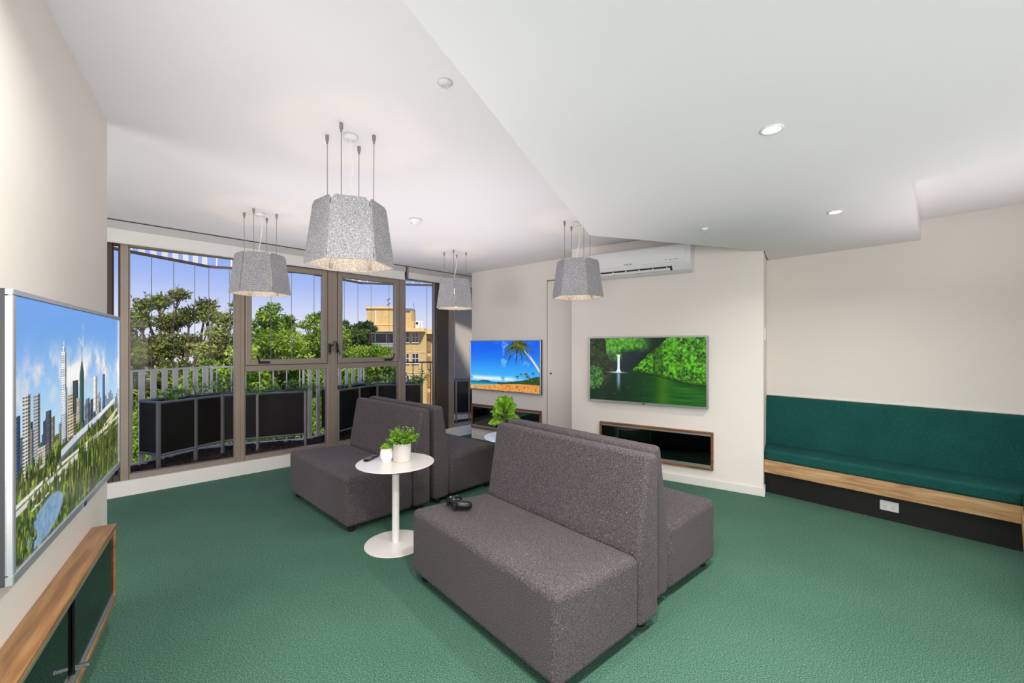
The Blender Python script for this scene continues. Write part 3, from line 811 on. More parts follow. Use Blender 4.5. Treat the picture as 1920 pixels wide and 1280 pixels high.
def big_leaf(bm, p, d, up, L, W, bend):
    """broad curved leaf on a small grid"""
    d = d.normalized(); s = d.cross(up).normalized(); n = s.cross(d).normalized()
    NU, NV = 7, 5; g = []
    for i in range(NU):
        f = i/(NU-1); wv = W*math.sin(PI*(f**0.75))**0.8*0.5 if 0 < f < 1 else 0.0008
        c = p + d*L*f + n*(bend*L*(f-f*f*1.5))
        row = []
        for j in range(NV):
            k = (j/(NV-1)-0.5)*2
            row.append(bm.verts.new(c + s*wv*k + n*(abs(k)*wv*0.28)))
        g.append(row)
    for i in range(NU-1):
        for j in range(NV-1):
            bm.faces.new([g[i][j], g[i][j+1], g[i+1][j+1], g[i+1][j]])

# potted plant 1: small succulent in a faceted pot
TZ = 0.62
t = thing('potted_succulent', 'tiny succulent in a white faceted pot on the front side table', 'plant', (-0.958, 3.262, TZ))
bm = B()
n = 10
rz = [(0.036,0.0),(0.050,0.034),(0.050,0.068),(0.042,0.098)]
rings = []
for i, (r, z) in enumerate(rz):
    rings.append([bm.verts.new((r*math.cos(2*PI*(k+0.5*(i%2))/n), r*math.sin(2*PI*(k+0.5*(i%2))/n), z)) for k in range(n)])
for i in range(3):
    for k in range(n):
        k2 = (k+1) % n
        if i % 2 == 0:
            bm.faces.new([rings[i][k], rings[i][k2], rings[i+1][k]]); bm.faces.new([rings[i][k2], rings[i+1][k2], rings[i+1][k]])
        else:
            bm.faces.new([rings[i][k], rings[i+1][k2], rings[i+1][k]]); bm.faces.new([rings[i][k], rings[i][k2], rings[i+1][k2]])
bm.faces.new(list(reversed(rings[0])))
inn = [bm.verts.new((0.037*math.cos(2*PI*(k+0.5)/n), 0.037*math.sin(2*PI*(k+0.5)/n), 0.098)) for k in range(n)]
inn2 = [bm.verts.new((0.037*math.cos(2*PI*(k+0.5)/n), 0.037*math.sin(2*PI*(k+0.5)/n), 0.085)) for k in range(n)]
for k in range(n):
    k2 = (k+1) % n
    bm.faces.new([rings[3][k], rings[3][k2], inn[k2], inn[k]]); bm.faces.new([inn[k], inn[k2], inn2[k2], inn2[k]])
obj('pot', bm, M['potwhite'], t)
bm = B(); lathe(bm, [(0.037,0.086),(0,0.088)], 16); obj('soil', bm, M['soil'], t)
bm = B()
for ring, (cnt, tilt, L) in enumerate([(11,0.25,0.052),(9,0.55,0.047),(7,0.95,0.040),(4,1.3,0.030)]):
    for k in range(cnt):
        a = 2*PI*k/cnt + ring*0.5
        d = Vector((math.cos(a)*math.cos(tilt), math.sin(a)*math.cos(tilt), math.sin(tilt)))
        c = Vector((0,0,0.092+ring*0.006))
        tube(bm, [c, c+d*L*0.35, c+d*L*0.75, c+d*L], 0.0095, 6, [0.6,1.0,0.8,0.15])
obj('rosette', bm, M['leaf_succ'], t, True)

# potted plant 2: bushy herb in a stone-grey cylinder
t = thing('potted_herb', 'bushy small-leaved herb in a pale grey cylinder pot on the front side table', 'plant', (-0.842, 3.268, TZ))
bm = B(); lathe(bm, [(0,0),(0.062,0),(0.066,0.004),(0.067,0.138),(0.065,0.141),(0.060,0.141),(0.060,0.12),(0,0.12)], 40); obj('pot', bm, M['potgrey'], t, True, True)
bm = B(); lathe(bm, [(0.060,0.121),(0,0.125)], 20); obj('soil', bm, M['soil'], t)
bl = []; bms = B()
for k in range(95):
    a = random.random()*2*PI; tilt = random.uniform(0.35, 1.5); L = random.uniform(0.06, 0.14)
    d = Vector((math.cos(a)*math.cos(tilt), math.sin(a)*math.cos(tilt), math.sin(tilt)))
    p0 = Vector((0.035*math.cos(a), 0.035*math.sin(a), 0.122))
    pts = [p0, p0+d*L*0.5+Vector((0,0,0.01)), p0+d*L]
    tube(bms, pts, 0.0009, 4)
    for q in range(12):
        f = 0.3+0.7*(q+1)/12; p = p0.lerp(pts[2], f)
        e = Vector((random.gauss(0,1), random.gauss(0,1), random.uniform(-0.1,1))).normalized()
        bl.append((p, e, Vector((0,0,1)), random.uniform(0.016,0.024), random.uniform(0.014,0.019), 0.2))
obj('stems', bms, M['stem'], t)
leaves_mesh('foliage', bl, M['leaf_bright'], t)

# potted plant 3: broad-leaved plant on the rear side table
t = thing('potted_plant', 'broad-leaved green plant in a white pot on the rear side table', 'plant', (-0.068, 4.09, TZ))
bm = B(); lathe(bm, [(0,0),(0.05,0),(0.058,0.004),(0.066,0.11),(0.063,0.113),(0.058,0.112),(0.056,0.095),(0,0.095)], 32); obj('pot', bm, M['potwhite'], t, True, True)
bm = B(); lathe(bm, [(0.056,0.096),(0,0.10)], 16); obj('soil', bm, M['soil'], t)
bm = B(); bms = B()
rl = random.Random(5)
for k in range(34):
    a = k*2.399; f = k/33
    tilt = -0.25+1.25*f**1.3 + rl.uniform(-0.25,0.25)
    d = Vector((math.cos(a)*math.cos(tilt), math.sin(a)*math.cos(tilt), math.sin(tilt)))
    p0 = Vector((0,0,0.10+0.14*f)); out_ = 0.045*(1-f)+0.015
    p1 = Vector((out_*math.cos(a), out_*math.sin(a), 0.13+0.19*f))
    tube(bms, [p0, p1], 0.0022, 5)
    upv = Vector((0.5*math.cos(a)+rl.uniform(-.4,.4), 0.5*math.sin(a)-0.5+rl.uniform(-.4,.4), 0.8))
    big_leaf(bm, p1, d, upv, rl.uniform(0.085,0.115), rl.uniform(0.078,0.10), rl.uniform(0.05,0.25))
obj('stems', bms, M['stem'], t); obj('foliage', bm, M['leaf_fig'], t, True)

# ----------------------------------------------------------------- remote control
t = thing('remote_control', 'black remote control lying on the front side table', 'remote', (-1.092, 3.318, TZ), rz=math.radians(78))
bm = B(); box(bm, -0.085, 0.085, -0.022, 0.022, 0.001, 0.018, 0.005, 3); obj('body', bm, M['gloss_black'], t, True, True)
bm = B()
for i in range(9):
    for j in range(3):
        x = -0.068+i*0.0145; y = -0.013+j*0.013
        if i in (5,): continue
        box(bm, x-0.0045, x+0.0045, y-0.004, y+0.004, 0.0175, 0.0205, 0.001, 1)
obj('buttons', bm, M['midgrey'], t)
bm = B(); lathe(bm, [(0.013,0.018),(0.013,0.0205),(0.007,0.021),(0,0.021)], 20, 0.0045, 0.0); obj('dial_pad', bm, M['darkgrey'], t)

# ----------------------------------------------------------------- game controller
def skin_chain(nodes, edges, radii, sub=2):
    me = bpy.data.meshes.new('tmp'); me.from_pydata(nodes, edges, [])
    o = bpy.data.objects.new('tmp', me); COL.objects.link(o)
    m = o.modifiers.new('s', 'SKIN'); m.use_smooth_shade = True
    for v, r in zip(me.skin_vertices[0].data, radii): v.radius = r
    me.skin_vertices[0].data[0].use_root = True
    s = o.modifiers.new('d', 'SUBSURF'); s.levels = sub; s.render_levels = sub
    dg = bpy.context.evaluated_depsgraph_get(); ev = o.evaluated_get(dg)
    res = bpy.data.meshes.new_from_object(ev)
    bpy.data.objects.remove(o); return res
t = thing('game_controller', 'black game controller lying on the seat of the foreground sofa', 'controller', (-0.352, 2.765, 0.4585), rz=math.radians(126))
nodes = [(0,0.012,0.028),(-0.040,0.016,0.029),(0.040,0.016,0.029),(-0.058,-0.010,0.026),(0.058,-0.010,0.026),(-0.068,-0.042,0.019),(0.068,-0.042,0.019),(-0.071,-0.066,0.015),(0.071,-0.066,0.015)]
edges = [(0,1),(0,2),(1,3),(2,4),(3,5),(4,6),(5,7),(6,8)]
me = skin_chain(nodes, edges, [(0.030,0.030),(0.031,0.031),(0.031,0.031),(0.031,0.031),(0.031,0.031),(0.028,0.028),(0.028,0.028),(0.022,0.022),(0.022,0.022)])
link_mesh('body', me, M['black'], t, True)
for x in (-0.060, 0.028):
    bm = B(); box(bm, x, x+0.032, 0.038, 0.055, 0.026, 0.038, 0.004, 2); obj('bumper', bm, M['gloss_black'], t, True, True)
for x in (-0.055, 0.034):
    bm = B(); box(bm, x, x+0.021, 0.034, 0.056, 0.004, 0.024, 0.005, 2); obj('trigger', bm, M['black'], t, True, True)
for (x, y) in ((-0.044,0.020),(0.022,-0.008)):
    bm = B(); lathe(bm, [(0.007,0.044),(0.007,0.060),(0.011,0.062),(0.011,0.066),(0.007,0.065),(0,0.064)], 18, x, y); obj('thumb_stick', bm, M['darkgrey'], t, True)
bm = B(); box(bm, -0.030, -0.014, -0.011, -0.005, 0.044, 0.056, 0.001, 1); box(bm, -0.025, -0.019, -0.016, 0.0, 0.044, 0.056, 0.001, 1); obj('direction_pad', bm, M['gloss_black'], t)
for (dx, dy) in ((0,0.011),(0,-0.011),(0.011,0),(-0.011,0)):
    bm = B(); ball(bm, (0.046+dx, 0.019+dy, 0.053), 0.0056, 1, 1, 0.7, 10, 6); obj('face_button', bm, M['midgrey'], t, True)
bm = B(); lathe(bm, [(0.008,0.046),(0.008,0.0545),(0,0.055)], 18, 0, 0.026); obj('centre_button', bm, M['tvsilver'], t)

# ----------------------------------------------------------------- pendant lamps
def pendant(label, x, y, rot, rods_rot, lit):
    zc = CZ(y)
    t = thing('pendant_lamp', label, 'lamp', (x, y, zc), group='grey felt pendant lamps')
    ZB, ZT = 1.985 - zc, 2.352 - zc
    RB, RT = 0.262, 0.212
    th = 0.011
    n = 6
    for k in range(n):
        a = rot + k*PI/3
        # panel in its own plane: half widths at bottom/top, apothems
        hb, ht = RB*0.5-0.0085, RT*0.5-0.0085
        ab, at_ = RB*math.cos(PI/6), RT*math.cos(PI/6)
        c = 0.018
        prof = [(-hb, 0.0), (hb, 0.0), (ht+(hb-ht)*0.06, 0.94), (ht-c, 1.0), (-ht+c, 1.0), (-ht-(hb-ht)*0.06, 0.94)]
        bm = B(); fr = []; bk = []
        for (u, f) in prof:
            ap = ab + (at_-ab)*f; z = ZB + (ZT-ZB)*f
            for lst, off in ((fr, 0.0), (bk, -th)):
                r = ap+off
                p = Vector((math.cos(a)*r - math.sin(a)*u, math.sin(a)*r + math.cos(a)*u, z))
                lst.append(bm.verts.new(p))
        bm.faces.new(fr); bm.faces.new(list(reversed(bk)))
        for i in range(len(fr)):
            j = (i+1) % len(fr); bm.faces.new([fr[j], fr[i], bk[i], bk[j]])
        bmesh.ops.recalc_face_normals(bm, faces=bm.faces)
        obj('felt_panel', bm, M['felt'], t)
    bm = B(); lathe(bm, [(0,ZT-0.065),(0.03,ZT-0.065),(0.03,ZT-0.04),(0,ZT-0.04)], 16); hub = obj('hub', bm, M['steel'], t)
    for k in range(n):
        a = rot + PI/6 + k*PI/3
        bm = B(); tube(bm, [(0.02*math.cos(a), 0.02*math.sin(a), ZT-0.05), ((RT-0.012)*math.cos(a), (RT-0.012)*math.sin(a), ZT-0.05)], 0.004, 6); obj('spoke', bm, M['steel'], hub)
        for f in (0.05, 0.86):
            r = RB+(RT-RB)*f-0.016; z = ZB+(ZT-ZB)*f
            bm = B(); box(bm, r-0.008, r+0.003, -0.011, 0.011, z, z+0.028, M=Matrix.Rotation(a, 4, 'Z')); obj('corner_bracket', bm, M['steel'], t)
    for k in range(4):
        a = rods_rot + k*PI/2; rx, ry = 0.142*math.cos(a), 0.142*math.sin(a)
        bm = B(); tube(bm, [(rx, ry, -0.035), (rx*0.98, ry*0.98, ZT-0.05)], 0.0024, 6); w = obj('suspension_wire', bm, M['steel'], t)
        bm = B(); lathe(bm, [(0,-0.002),(0.0105,-0.002),(0.0105,-0.030),(0.006,-0.036),(0.006,-0.050),(0,-0.05)], 14, rx, ry); obj('wire_gripper', bm, M['steel'], w)
    bm = B(); lathe(bm, [(0,0.0),(0.042,0.0),(0.042,-0.018),(0.034,-0.026),(0,-0.028)], 28); obj('canopy', bm, M['white'], t, True, True)
    bm = B(); pts = []
    for k in range(13):
        f = k/12; pts.append((0.022*math.sin(f*PI*1.5)*(1-0.2*f), -0.012*math.sin(f*PI), -0.026+(ZT-0.04+0.026)*f))
    tube(bm, pts, 0.0034, 6); obj('power_cord', bm, M['cable'], t)
    bm = B(); lathe(bm, [(0,ZT-0.06),(0.02,ZT-0.06),(0.02,ZT-0.11),(0,ZT-0.11)], 16); hold = obj('lamp_holder', bm, M['white'], t)
    bm = B(); ball(bm, (0,0,ZT-0.145), 0.034, 1, 1, 1.15, 16, 12); obj('bulb', bm, M['bulb'], hold, True)
    li = bpy.data.lights.new('pendant_light', 'POINT'); li.energy = lit; li.color = (1.0, 0.74, 0.42); li.shadow_soft_size = 0.04
    lo_ = bpy.data.objects.new('pendant_light', li); COL.objects.link(lo_); lo_.location = (x, y, zc+ZB+0.12)
    return t
def face(x, y, off=0): return math.atan2(-y, -x) + math.radians(off)
LAMPE = 3.2
pendant('largest-looking grey felt lamp, hanging closest to the camera', -0.98, 2.59, face(-0.98,2.59), 0.0, LAMPE)
pendant('grey felt lamp hanging in front of the tall tree window', -2.37, 4.02, face(-2.37,4.02,-8), 0.15, LAMPE)
pendant('smallest-looking grey felt lamp, hanging by the window corner', -0.74, 5.55, face(-0.74,5.55,27), 0.0, LAMPE)
pendant('grey felt lamp hanging in front of the air conditioner', 0.66, 4.30, face(0.66,4.30,-8), 0.30, LAMPE)

# ----------------------------------------------------------------- ceiling fittings
def downlight(label, x, y, watts, ZL=ZL):
    t = thing('downlight', label, 'light', (x, y, ZL), group='round downlights')
    bm = B(); lathe(bm, [(0.046,-0.001),(0.048,-0.004),(0.036,-0.005),(0.034,-0.0005)], 32); obj('trim_ring', bm, M['white'], t, True)
    bm = B(); lathe(bm, [(0.035,-0.003),(0,-0.0032)], 32); obj('lens', bm, M['downlens'], t)
    li = bpy.data.lights.new('downlight_lamp', 'AREA'); li.shape = 'DISK'; li.size = 0.10; li.energy = watts; li.color = (1.0, 0.96, 0.90); li.spread = math.radians(150)
    lo_ = bpy.data.objects.new('downlight_lamp', li); COL.objects.link(lo_); lo_.location = (x, y, ZL-0.008)
    return t
downlight('bright round downlight in the dropped ceiling, the one further from the bench', 1.134, 1.862, 22)
downlight('round downlight in the dropped ceiling close to the bench wall', 2.282, 3.012, 16)
downlight('unseen round downlight added above the camera as fill light', 0.2, 0.95, 38)  # extra fixture out of view, added for more light from above
downlight('unseen round downlight added over the cabinet wall as fill light', -0.75, 1.2, 22, CZ(1.2))  # second added fixture, out of view, brightens the left side
t = thing('smoke_detector', 'white round smoke detector on the ceiling behind the front felt lamp', 'detector', (-0.95, 4.20, CZ(4.20)))
bm = B(); lathe(bm, [(0,0),(0.062,0),(0.062,-0.016),(0.052,-0.034),(0,-0.036)], 32); obj('body', bm, M['white'], t, True, True)
bm = B(); lathe(bm, [(0.034,-0.034),(0.030,-0.048),(0.016,-0.055),(0,-0.056)], 24); obj('sensor_dome', bm, M['white'], t, True)
t = thing('fire_sprinkler', 'sprinkler head with a round plate, in the main ceiling nearest the camera', 'sprinkler', (-0.327, 2.085, CZ(2.085)), group='sprinkler heads')
bm = B(); lathe(bm, [(0,0),(0.036,0),(0.038,-0.004),(0.014,-0.012),(0,-0.012)], 28); obj('escutcheon', bm, M['white'], t, True)
bm = B(); tube(bm, [(0.008,0,-0.012),(0.014,0,-0.026),(0.005,0,-0.042)], 0.003, 6); tube(bm, [(-0.008,0,-0.012),(-0.014,0,-0.026),(-0.005,0,-0.042)], 0.003, 6); tube(bm, [(0,0,-0.012),(0,0,-0.04)], 0.003, 6); obj('yoke', bm, M['white'], t)
bm = B(); lathe(bm, [(0,-0.042),(0.018,-0.042),(0.018,-0.045),(0,-0.046)], 18); obj('deflector', bm, M['white'], t)
t = thing('fire_sprinkler', 'small white sprinkler head in the dropped ceiling above the air conditioner', 'sprinkler', (1.551, 3.436, ZL), group='sprinkler heads')
bm = B(); lathe(bm, [(0,0),(0.026,0),(0.028,-0.006),(0.012,-0.016),(0,-0.016)], 24); obj('escutcheon', bm, M['white'], t, True)
bm = B(); tube(bm, [(0.008,0,-0.014),(0.012,0,-0.028),(0.004,0,-0.040)], 0.0025, 6); tube(bm, [(-0.008,0,-0.014),(-0.012,0,-0.028),(-0.004,0,-0.040)], 0.0025, 6); obj('yoke', bm, M['alu'], t)
bm = B(); lathe(bm, [(0,-0.039),(0.013,-0.039),(0.013,-0.042),(0,-0.042)], 16); obj('deflector', bm, M['alu'], t)

# ----------------------------------------------------------------- air conditioner
def text_mesh(name, body, size, mat, parent, loc, rot):
    cu = bpy.data.curves.new('tmp_text', 'FONT'); cu.body = body; cu.size = size; cu.extrude = 0.0006; cu.align_x = 'CENTER'
    o = bpy.data.objects.new('tmp_text', cu); COL.objects.link(o)
    dg = bpy.context.evaluated_depsgraph_get()
    me = bpy.data.meshes.new_from_object(o.evaluated_get(dg)); bpy.data.objects.remove(o)
    r = link_mesh(name, me, mat, parent); r.location = loc; r.rotation_euler = rot
    return r
ACX = 0.30; ACL = 1.155
t = thing('air_conditioner', 'white split air conditioner mounted high on the wall under the ceiling edge', 'air conditioner', (*at(T2A,U_T2,ACX,0), 2.29), U_T2)
bm = B(); xprism(bm, [(-0.001,0.0),(-0.001,0.295),(-0.19,0.295),(-0.215,0.27),(-0.215,0.09),(-0.17,0.018),(-0.12,0.0)], 0, ACL, 0.008, 3); obj('casing', bm, M['acwhite'], t, True, True)
bm = B(); xprism(bm, [(-0.212,0.098),(-0.212,0.275),(-0.221,0.272),(-0.223,0.10)], 0.012, ACL-0.05, 0.002, 2); obj('front_panel', bm, M['acwhite'], t, True, True)
bm = B()
def slope(y, z): return (y, z)
xprism(bm, [(-0.196,0.062),(-0.170,0.020),(-0.176,0.016),(-0.202,0.058)], 0.05, ACL-0.19, 0.0); obj('outlet_slot', bm, M['letter'], t)
bm = B(); xprism(bm, [(-0.190,0.045),(-0.176,0.022),(-0.184,0.016),(-0.200,0.041)], 0.07, ACL-0.21, 0.002, 1)
for q in range(6):
    x = 0.16+q*0.15; box(bm, x, x+0.012, -0.205, -0.180, 0.024, 0.052)
obj('louvre_flap', bm, M['acwhite'], t)
text_mesh('brand_lettering', 'SAMSUNG', 0.021, M['letter'], t, (0.50, -0.2235, 0.112), (PI/2, 0, 0))
text_mesh('small_lettering', 'digital inverter', 0.016, M['letter'], t, (0.985, -0.2225, 0.122), (PI/2, 0, 0))
bm = B(); lathe(bm, [(0.008,0),(0.008,0.0015),(0.004,0.0015),(0.004,0.0)], 16)
o = obj('round_badge', bm, M['midgrey'], t); o.location = (0.905, -0.2225, 0.128); o.rotation_euler = (PI/2, 0, 0)
bm = B(); box(bm, 0.52, 0.60, -0.2245, -0.2225, 0.235, 0.243); obj('status_strip', bm, M['white'], t)

# ----------------------------------------------------------------- bench along the right wall
SLANT = -0.304
def bx(y): return SLANT*y + 0.004
t = thing('wall_bench', 'long dark green upholstered bench with an oak rail along the right wall', 'bench', (*B0, 0), U_B, group='built-in green benches')
XR = 1.825
bm = B(); prism(bm, [(bx(-0.41), -0.41), (XR+0.1, -0.41), (XR+0.1, -0.005), (bx(0), -0.005)], 0.0, 0.232); obj('plinth', bm, M['darkkick'], t)
bm = B(); prism(bm, [(bx(-0.51), -0.51), (XR, -0.51), (XR+0.022, -0.488), (bx(-0.488), -0.488)], 0.228, 0.352); obj('oak_rail', bm, M['oak'], t)
bm = B(); prism(bm, [(bx(-0.505), -0.505), (XR-0.003, -0.505), (XR+0.385, -0.115), (bx(-0.115), -0.115)], 0.345, 0.456, 0.030, 4); obj('seat_cushion', bm, M['green'], t, True, True)
bm = B()
BW = 2.345
pr = [(-0.004,0.36),(-0.145,0.36),(-0.150,0.42),(-0.085,0.938),(-0.060,0.952),(-0.004,0.952)]
a = [bm.verts.new((bx(p[0]), p[0], p[1])) for p in pr]; b = [bm.verts.new((BW+p[0]+0.0, p[0], p[1])) for p in pr]
for i in range(len(pr)):
    j = (i+1) % len(pr); bm.faces.new([a[j], a[i], b[i], b[j]])
bm.faces.new(a); bm.faces.new(list(reversed(b))); bmesh.ops.recalc_face_normals(bm, faces=bm.faces)
bmesh.ops.bevel(bm, geom=list(bm.edges), offset=0.010, segments=2, affect='EDGES')
obj('backrest', bm, M['green'], t, True, True)
# trim strip on top of the backrest
bm = B(); box(bm, bx(0)+0.01, BW, -0.012, -0.001, 0.955, 0.964); obj('capping_strip', bm, M['skirt'], t)
# return leg of the bench, only its first centimetres are in view
t = thing('wall_bench', 'short return of the green bench at the right edge of the photo', 'bench', (*bn(2.345, 0), 0), U_B, group='built-in green benches')
bm = B(); prism(bm, [(-0.41,-1.7),(-0.005,-1.7),(-0.005,-0.42),(-0.41,-0.42)], 0.0, 0.232); obj('plinth', bm, M['darkkick'], t)
bm = B(); prism(bm, [(-0.518,-1.7),(-0.496,-1.7),(-0.496,-0.492),(-0.518,-0.515)], 0.228, 0.352); obj('oak_rail', bm, M['oak'], t)
bm = B(); prism(bm, [(-0.512,-1.7),(-0.115,-1.7),(-0.115,-0.125),(-0.512,-0.520)], 0.345, 0.456, 0.030, 4); obj('seat_cushion', bm, M['green'], t, True, True)
bm = B(); prism(bm, [(-0.135,-1.7),(-0.005,-1.7),(-0.005,-0.165),(-0.135,-0.165)], 0.36, 0.952, 0.012, 2); obj('backrest', bm, M['green'], t, True, True)

# power socket on the bench plinth
t = thing('power_socket', 'white double power socket on the black bench plinth', 'socket', (*bn(1.10, -0.41), 0.125), U_B)
bm = B(); box(bm, -0.062, 0.062, -0.010, -0.0005, -0.042, 0.042, 0.004, 2); obj('face_plate', bm, M['white'], t, True, True)
for s in (-1, 1):
    bm = B(); box(bm, s*0.024-0.010, s*0.024+0.010, -0.0135, -0.0095, 0.020, 0.030, 0.001, 1); obj('switch', bm, M['white'], t)
    bm = B()
    for (dx, dz, an) in ((-0.008, 0.0, 0.5), (0.008, 0.0, -0.5), (0, -0.016, 0)):
        Mx = Matrix.Translation((s*0.027+dx, -0.0102, dz-0.004)) @ Matrix.Rotation(an, 4, 'Y')
        box(bm, -0.0014, 0.0014, -0.0006, 0.0006, -0.005, 0.005, M=Mx)
    obj('pin_holes', bm, M['darkgrey'], t)
# light switch on the end of the waterfall wall
LS = at(T2B, U_T2, 0, 0.17)
ND = (-U_T2[1], U_T2[0])
t = thing('light_switch', 'slim white light switch on the wall end above the bench', 'switch', (LS[0], LS[1], 1.62), ND)
bm = B(); box(bm, -0.04, 0.04, -0.009, -0.0005, -0.062, 0.062, 0.003, 2); obj('face_plate', bm, M['white'], t, True, True)
for zz in (-0.02, 0.02):
    bm = B(); box(bm, -0.008, 0.008, -0.013, -0.0085, zz-0.011, zz+0.011, 0.001, 1); obj('rocker', bm, M['white'], t)

# ----------------------------------------------------------------- outside: planting bed, planters, railings
GZ = 0.12
RAIL = [(-4.62,3.55),(-4.36,4.78),(-4.10,5.78),(-3.02,6.26),(-2.56,7.30),(-1.36,7.56)]
bm = B(); prism(bm, [at(O_W,U_W,-1.5,0.162), at(O_W,U_W,4.30,0.162), (-0.2,8.6), (-1.3,7.75), (-2.64,7.44), (-3.12,6.36), (-4.22,5.86), (-4.50,4.80), (-4.80,3.4)], 0.0, GZ)
bmesh.ops.subdivide_edges(bm, edges=bm.edges, cuts=0)
o = obj('bark_mulch', bm, M['mulch']); tag(o, 'dark bark mulch covering the bed outside the windows', 'mulch', kind='stuff')
# loose chips
bm = B(); rm = random.Random(9)
for k in range(2600):
    s = rm.uniform(-0.3, 4.2); y = rm.uniform(0.18, 1.15)
    p = at(O_W, U_W, s, y)
    if p[0] < -4.3 + 0.25*(p[1]-4.8) - 0.05: continue
    L = rm.uniform(0.010, 0.032)
    Mx = Matrix.Translation((p[0], p[1], GZ+0.008)) @ Matrix.Rotation(rm.uniform(0,6.28),4,'Z') @ Matrix.Rotation(rm.uniform(-0.6,0.6),4,'X')
    box(bm, -L, L, -L*0.5, L*0.5, -0.006, 0.008, M=Mx)
obj('bark_chips', bm, M['mulch'], o)

def planter(label, front, back, posts, z0=0.285, z1=0.872):
    c = front[0]
    t = thing('planter_box', label, 'planter', (0, 0, 0), group='dark planter boxes')
    n = len(front); th = 0.02
    bm = B()
    ring = front + list(reversed(back))
    m = len(ring)
    lo = [bm.verts.new((p[0], p[1], z0)) for p in ring]; hi = [bm.verts.new((p[0], p[1], z1-0.012)) for p in ring]
    bm.faces.new(lo)
    cx = sum(p[0] for p in ring)/m; cy = sum(p[1] for p in ring)/m
    for i in range(m):
        j = (i+1) % m; bm.faces.new([lo[i], lo[j], hi[j], hi[i]])
    bmesh.ops.solidify(bm, geom=list(bm.faces), thickness=th)
    bmesh.ops.recalc_face_normals(bm, faces=bm.faces)
    obj('side_panels', bm, M['planter'], t)
    bm = B(); 
    for i in range(n-1):
        vs = [bm.verts.new((*front[i], z1-0.055)), bm.verts.new((*front[i+1], z1-0.055)), bm.verts.new((*back[i+1], z1-0.055)), bm.verts.new((*back[i], z1-0.055))]
        bm.faces.new(vs)
    bmesh.ops.recalc_face_normals(bm, faces=bm.faces)
    obj('soil', bm, M['soil'], t)
    bm = B()
    for i in range(m):
        j = (i+1) % m
        tube(bm, [(*ring[i], z1-0.006), (*ring[j], z1-0.006)], 0.016, 4); tube(bm, [(*ring[i], z0-0.004), (*ring[j], z0-0.004)], 0.014, 4)
    obj('rim_rail', bm, M['galv'], t)
    for p in posts:
        bm = B(); box(bm, p[0]-0.015, p[0]+0.015, p[1]-0.015, p[1]+0.015, GZ+0.001, z1-0.004); obj('post', bm, M['galv'], t)
    return t
def lerp(a, b, f): return (a[0]+(b[0]-a[0])*f, a[1]+(b[1]-a[1])*f)
A, Bq, C = (-3.91,4.76), (-3.70,5.465), (-2.85,5.90)
planter('dark angled planter box outside the large left window', [A, Bq, C], [(-4.26,4.88), (-3.95,5.68), (-2.98,6.14)],
        [(A[0]-0.01,A[1]-0.03), lerp(A,Bq,0.52), (Bq[0]+0.01,Bq[1]-0.025), lerp(Bq,C,0.40), (C[0]+0.01,C[1]-0.03)])
D, E, F = (-2.46,6.07), (-2.17,6.88), (-1.50,6.98)
planter('dark angled planter box outside the middle windows, half hidden by the sofa backs', [D, E, F], [(-2.84,6.36), (-2.45,7.14), (-1.54,7.36)],
        [(D[0],D[1]-0.025), lerp(D,E,0.5), (E[0]+0.01,E[1]-0.025), lerp(E,F,0.5), (F[0]+0.02,F[1]-0.02)])
G, H_ = (-1.06,7.66), (-0.35,7.92)
planter('dark planter box outside the narrow window beside the beach screen', [G, H_], [(-1.16,7.98), (-0.45,8.24)], [lerp(G,H_,0.08), lerp(G,H_,0.4)])

# planter plants
def planter_plant(label, x, y, h, spread, seed, group='leafy plants in the planter boxes'):
    r = random.Random(seed)
    t = thing('planter_plant', label, 'plant', (x, y, 0.815), group=group)
    bl = []; bms = B()
    for k in range(9):
        a = r.random()*2*PI; tilt = r.uniform(0.4, 1.4); L = h*1.45*r.uniform(0.6, 1.05)
        d = Vector((math.cos(a)*math.cos(tilt)*spread, math.sin(a)*math.cos(tilt)*spread, math.sin(tilt)))
        p2 = d*L + Vector((0,0,-0.1*spread*L))
        tube(bms, [Vector((0,0,0)), d*L*0.5+Vector((0,0,0.02)), p2], 0.0035, 5)
        for q in range(9):
            f = 0.25+0.75*(q+1)/9; p = (d*L*0.5+Vector((0,0,0.02))).lerp(p2, (f-0.5)/0.5) if f > 0.5 else (d*L*0.5+Vector((0,0,0.02)))*(f/0.5)
            e = Vector((r.gauss(0,1), r.gauss(0,1), r.uniform(-0.3,0.6))).normalized()
            bl.append((p, e, Vector((0,0,1)), r.uniform(0.05,0.095), r.uniform(0.025,0.045), -0.15))
    obj('stems', bms, M['stem'], t); leaves_mesh('foliage', bl, M['leaf_box'], t)
    return t
spots = [(-4.00,4.98,0.17,1.0,'low leafy plant at the left end of the first planter box'),
         (-3.88,5.27,0.24,1.1,'bushy leafy plant at the bend of the first planter box, left of the mullion'),
         (-3.78,5.56,0.25,1.0,'leafy plant with upright shoots just past the bend of the first planter box'),
         (-3.45,5.72,0.12,1.6,'sparse trailing plant right behind the mullion in the first planter box'),
         (-3.15,5.87,0.20,1.2,'leafy plant near the right end of the first planter box, below the window latch'),
         (-2.97,5.97,0.18,1.8,'trailing vine spilling over the right end of the first planter box'),
         (-2.45,6.45,0.16,1.2,'low leafy plant at the left end of the second planter box'),
         (-2.28,6.80,0.14,1.2,'low leafy plant at the bend of the second planter box'),
         (-1.98,7.03,0.24,1.0,'tall leafy plant in the middle of the second planter box'),
         (-1.66,7.12,0.20,1.1,'leafy plant hanging over the rim of the second planter box beside the mullion'),
         (-1.56,7.22,0.26,0.8,'upright leafy plant at the right end of the second planter box'),
         (-0.72,7.92,0.10,1.2,'tiny twig in the planter box by the narrow corner window')]
for i, (x, y, h, s, lb) in enumerate(spots): planter_plant(lb, x, y, h, s, 100+i)

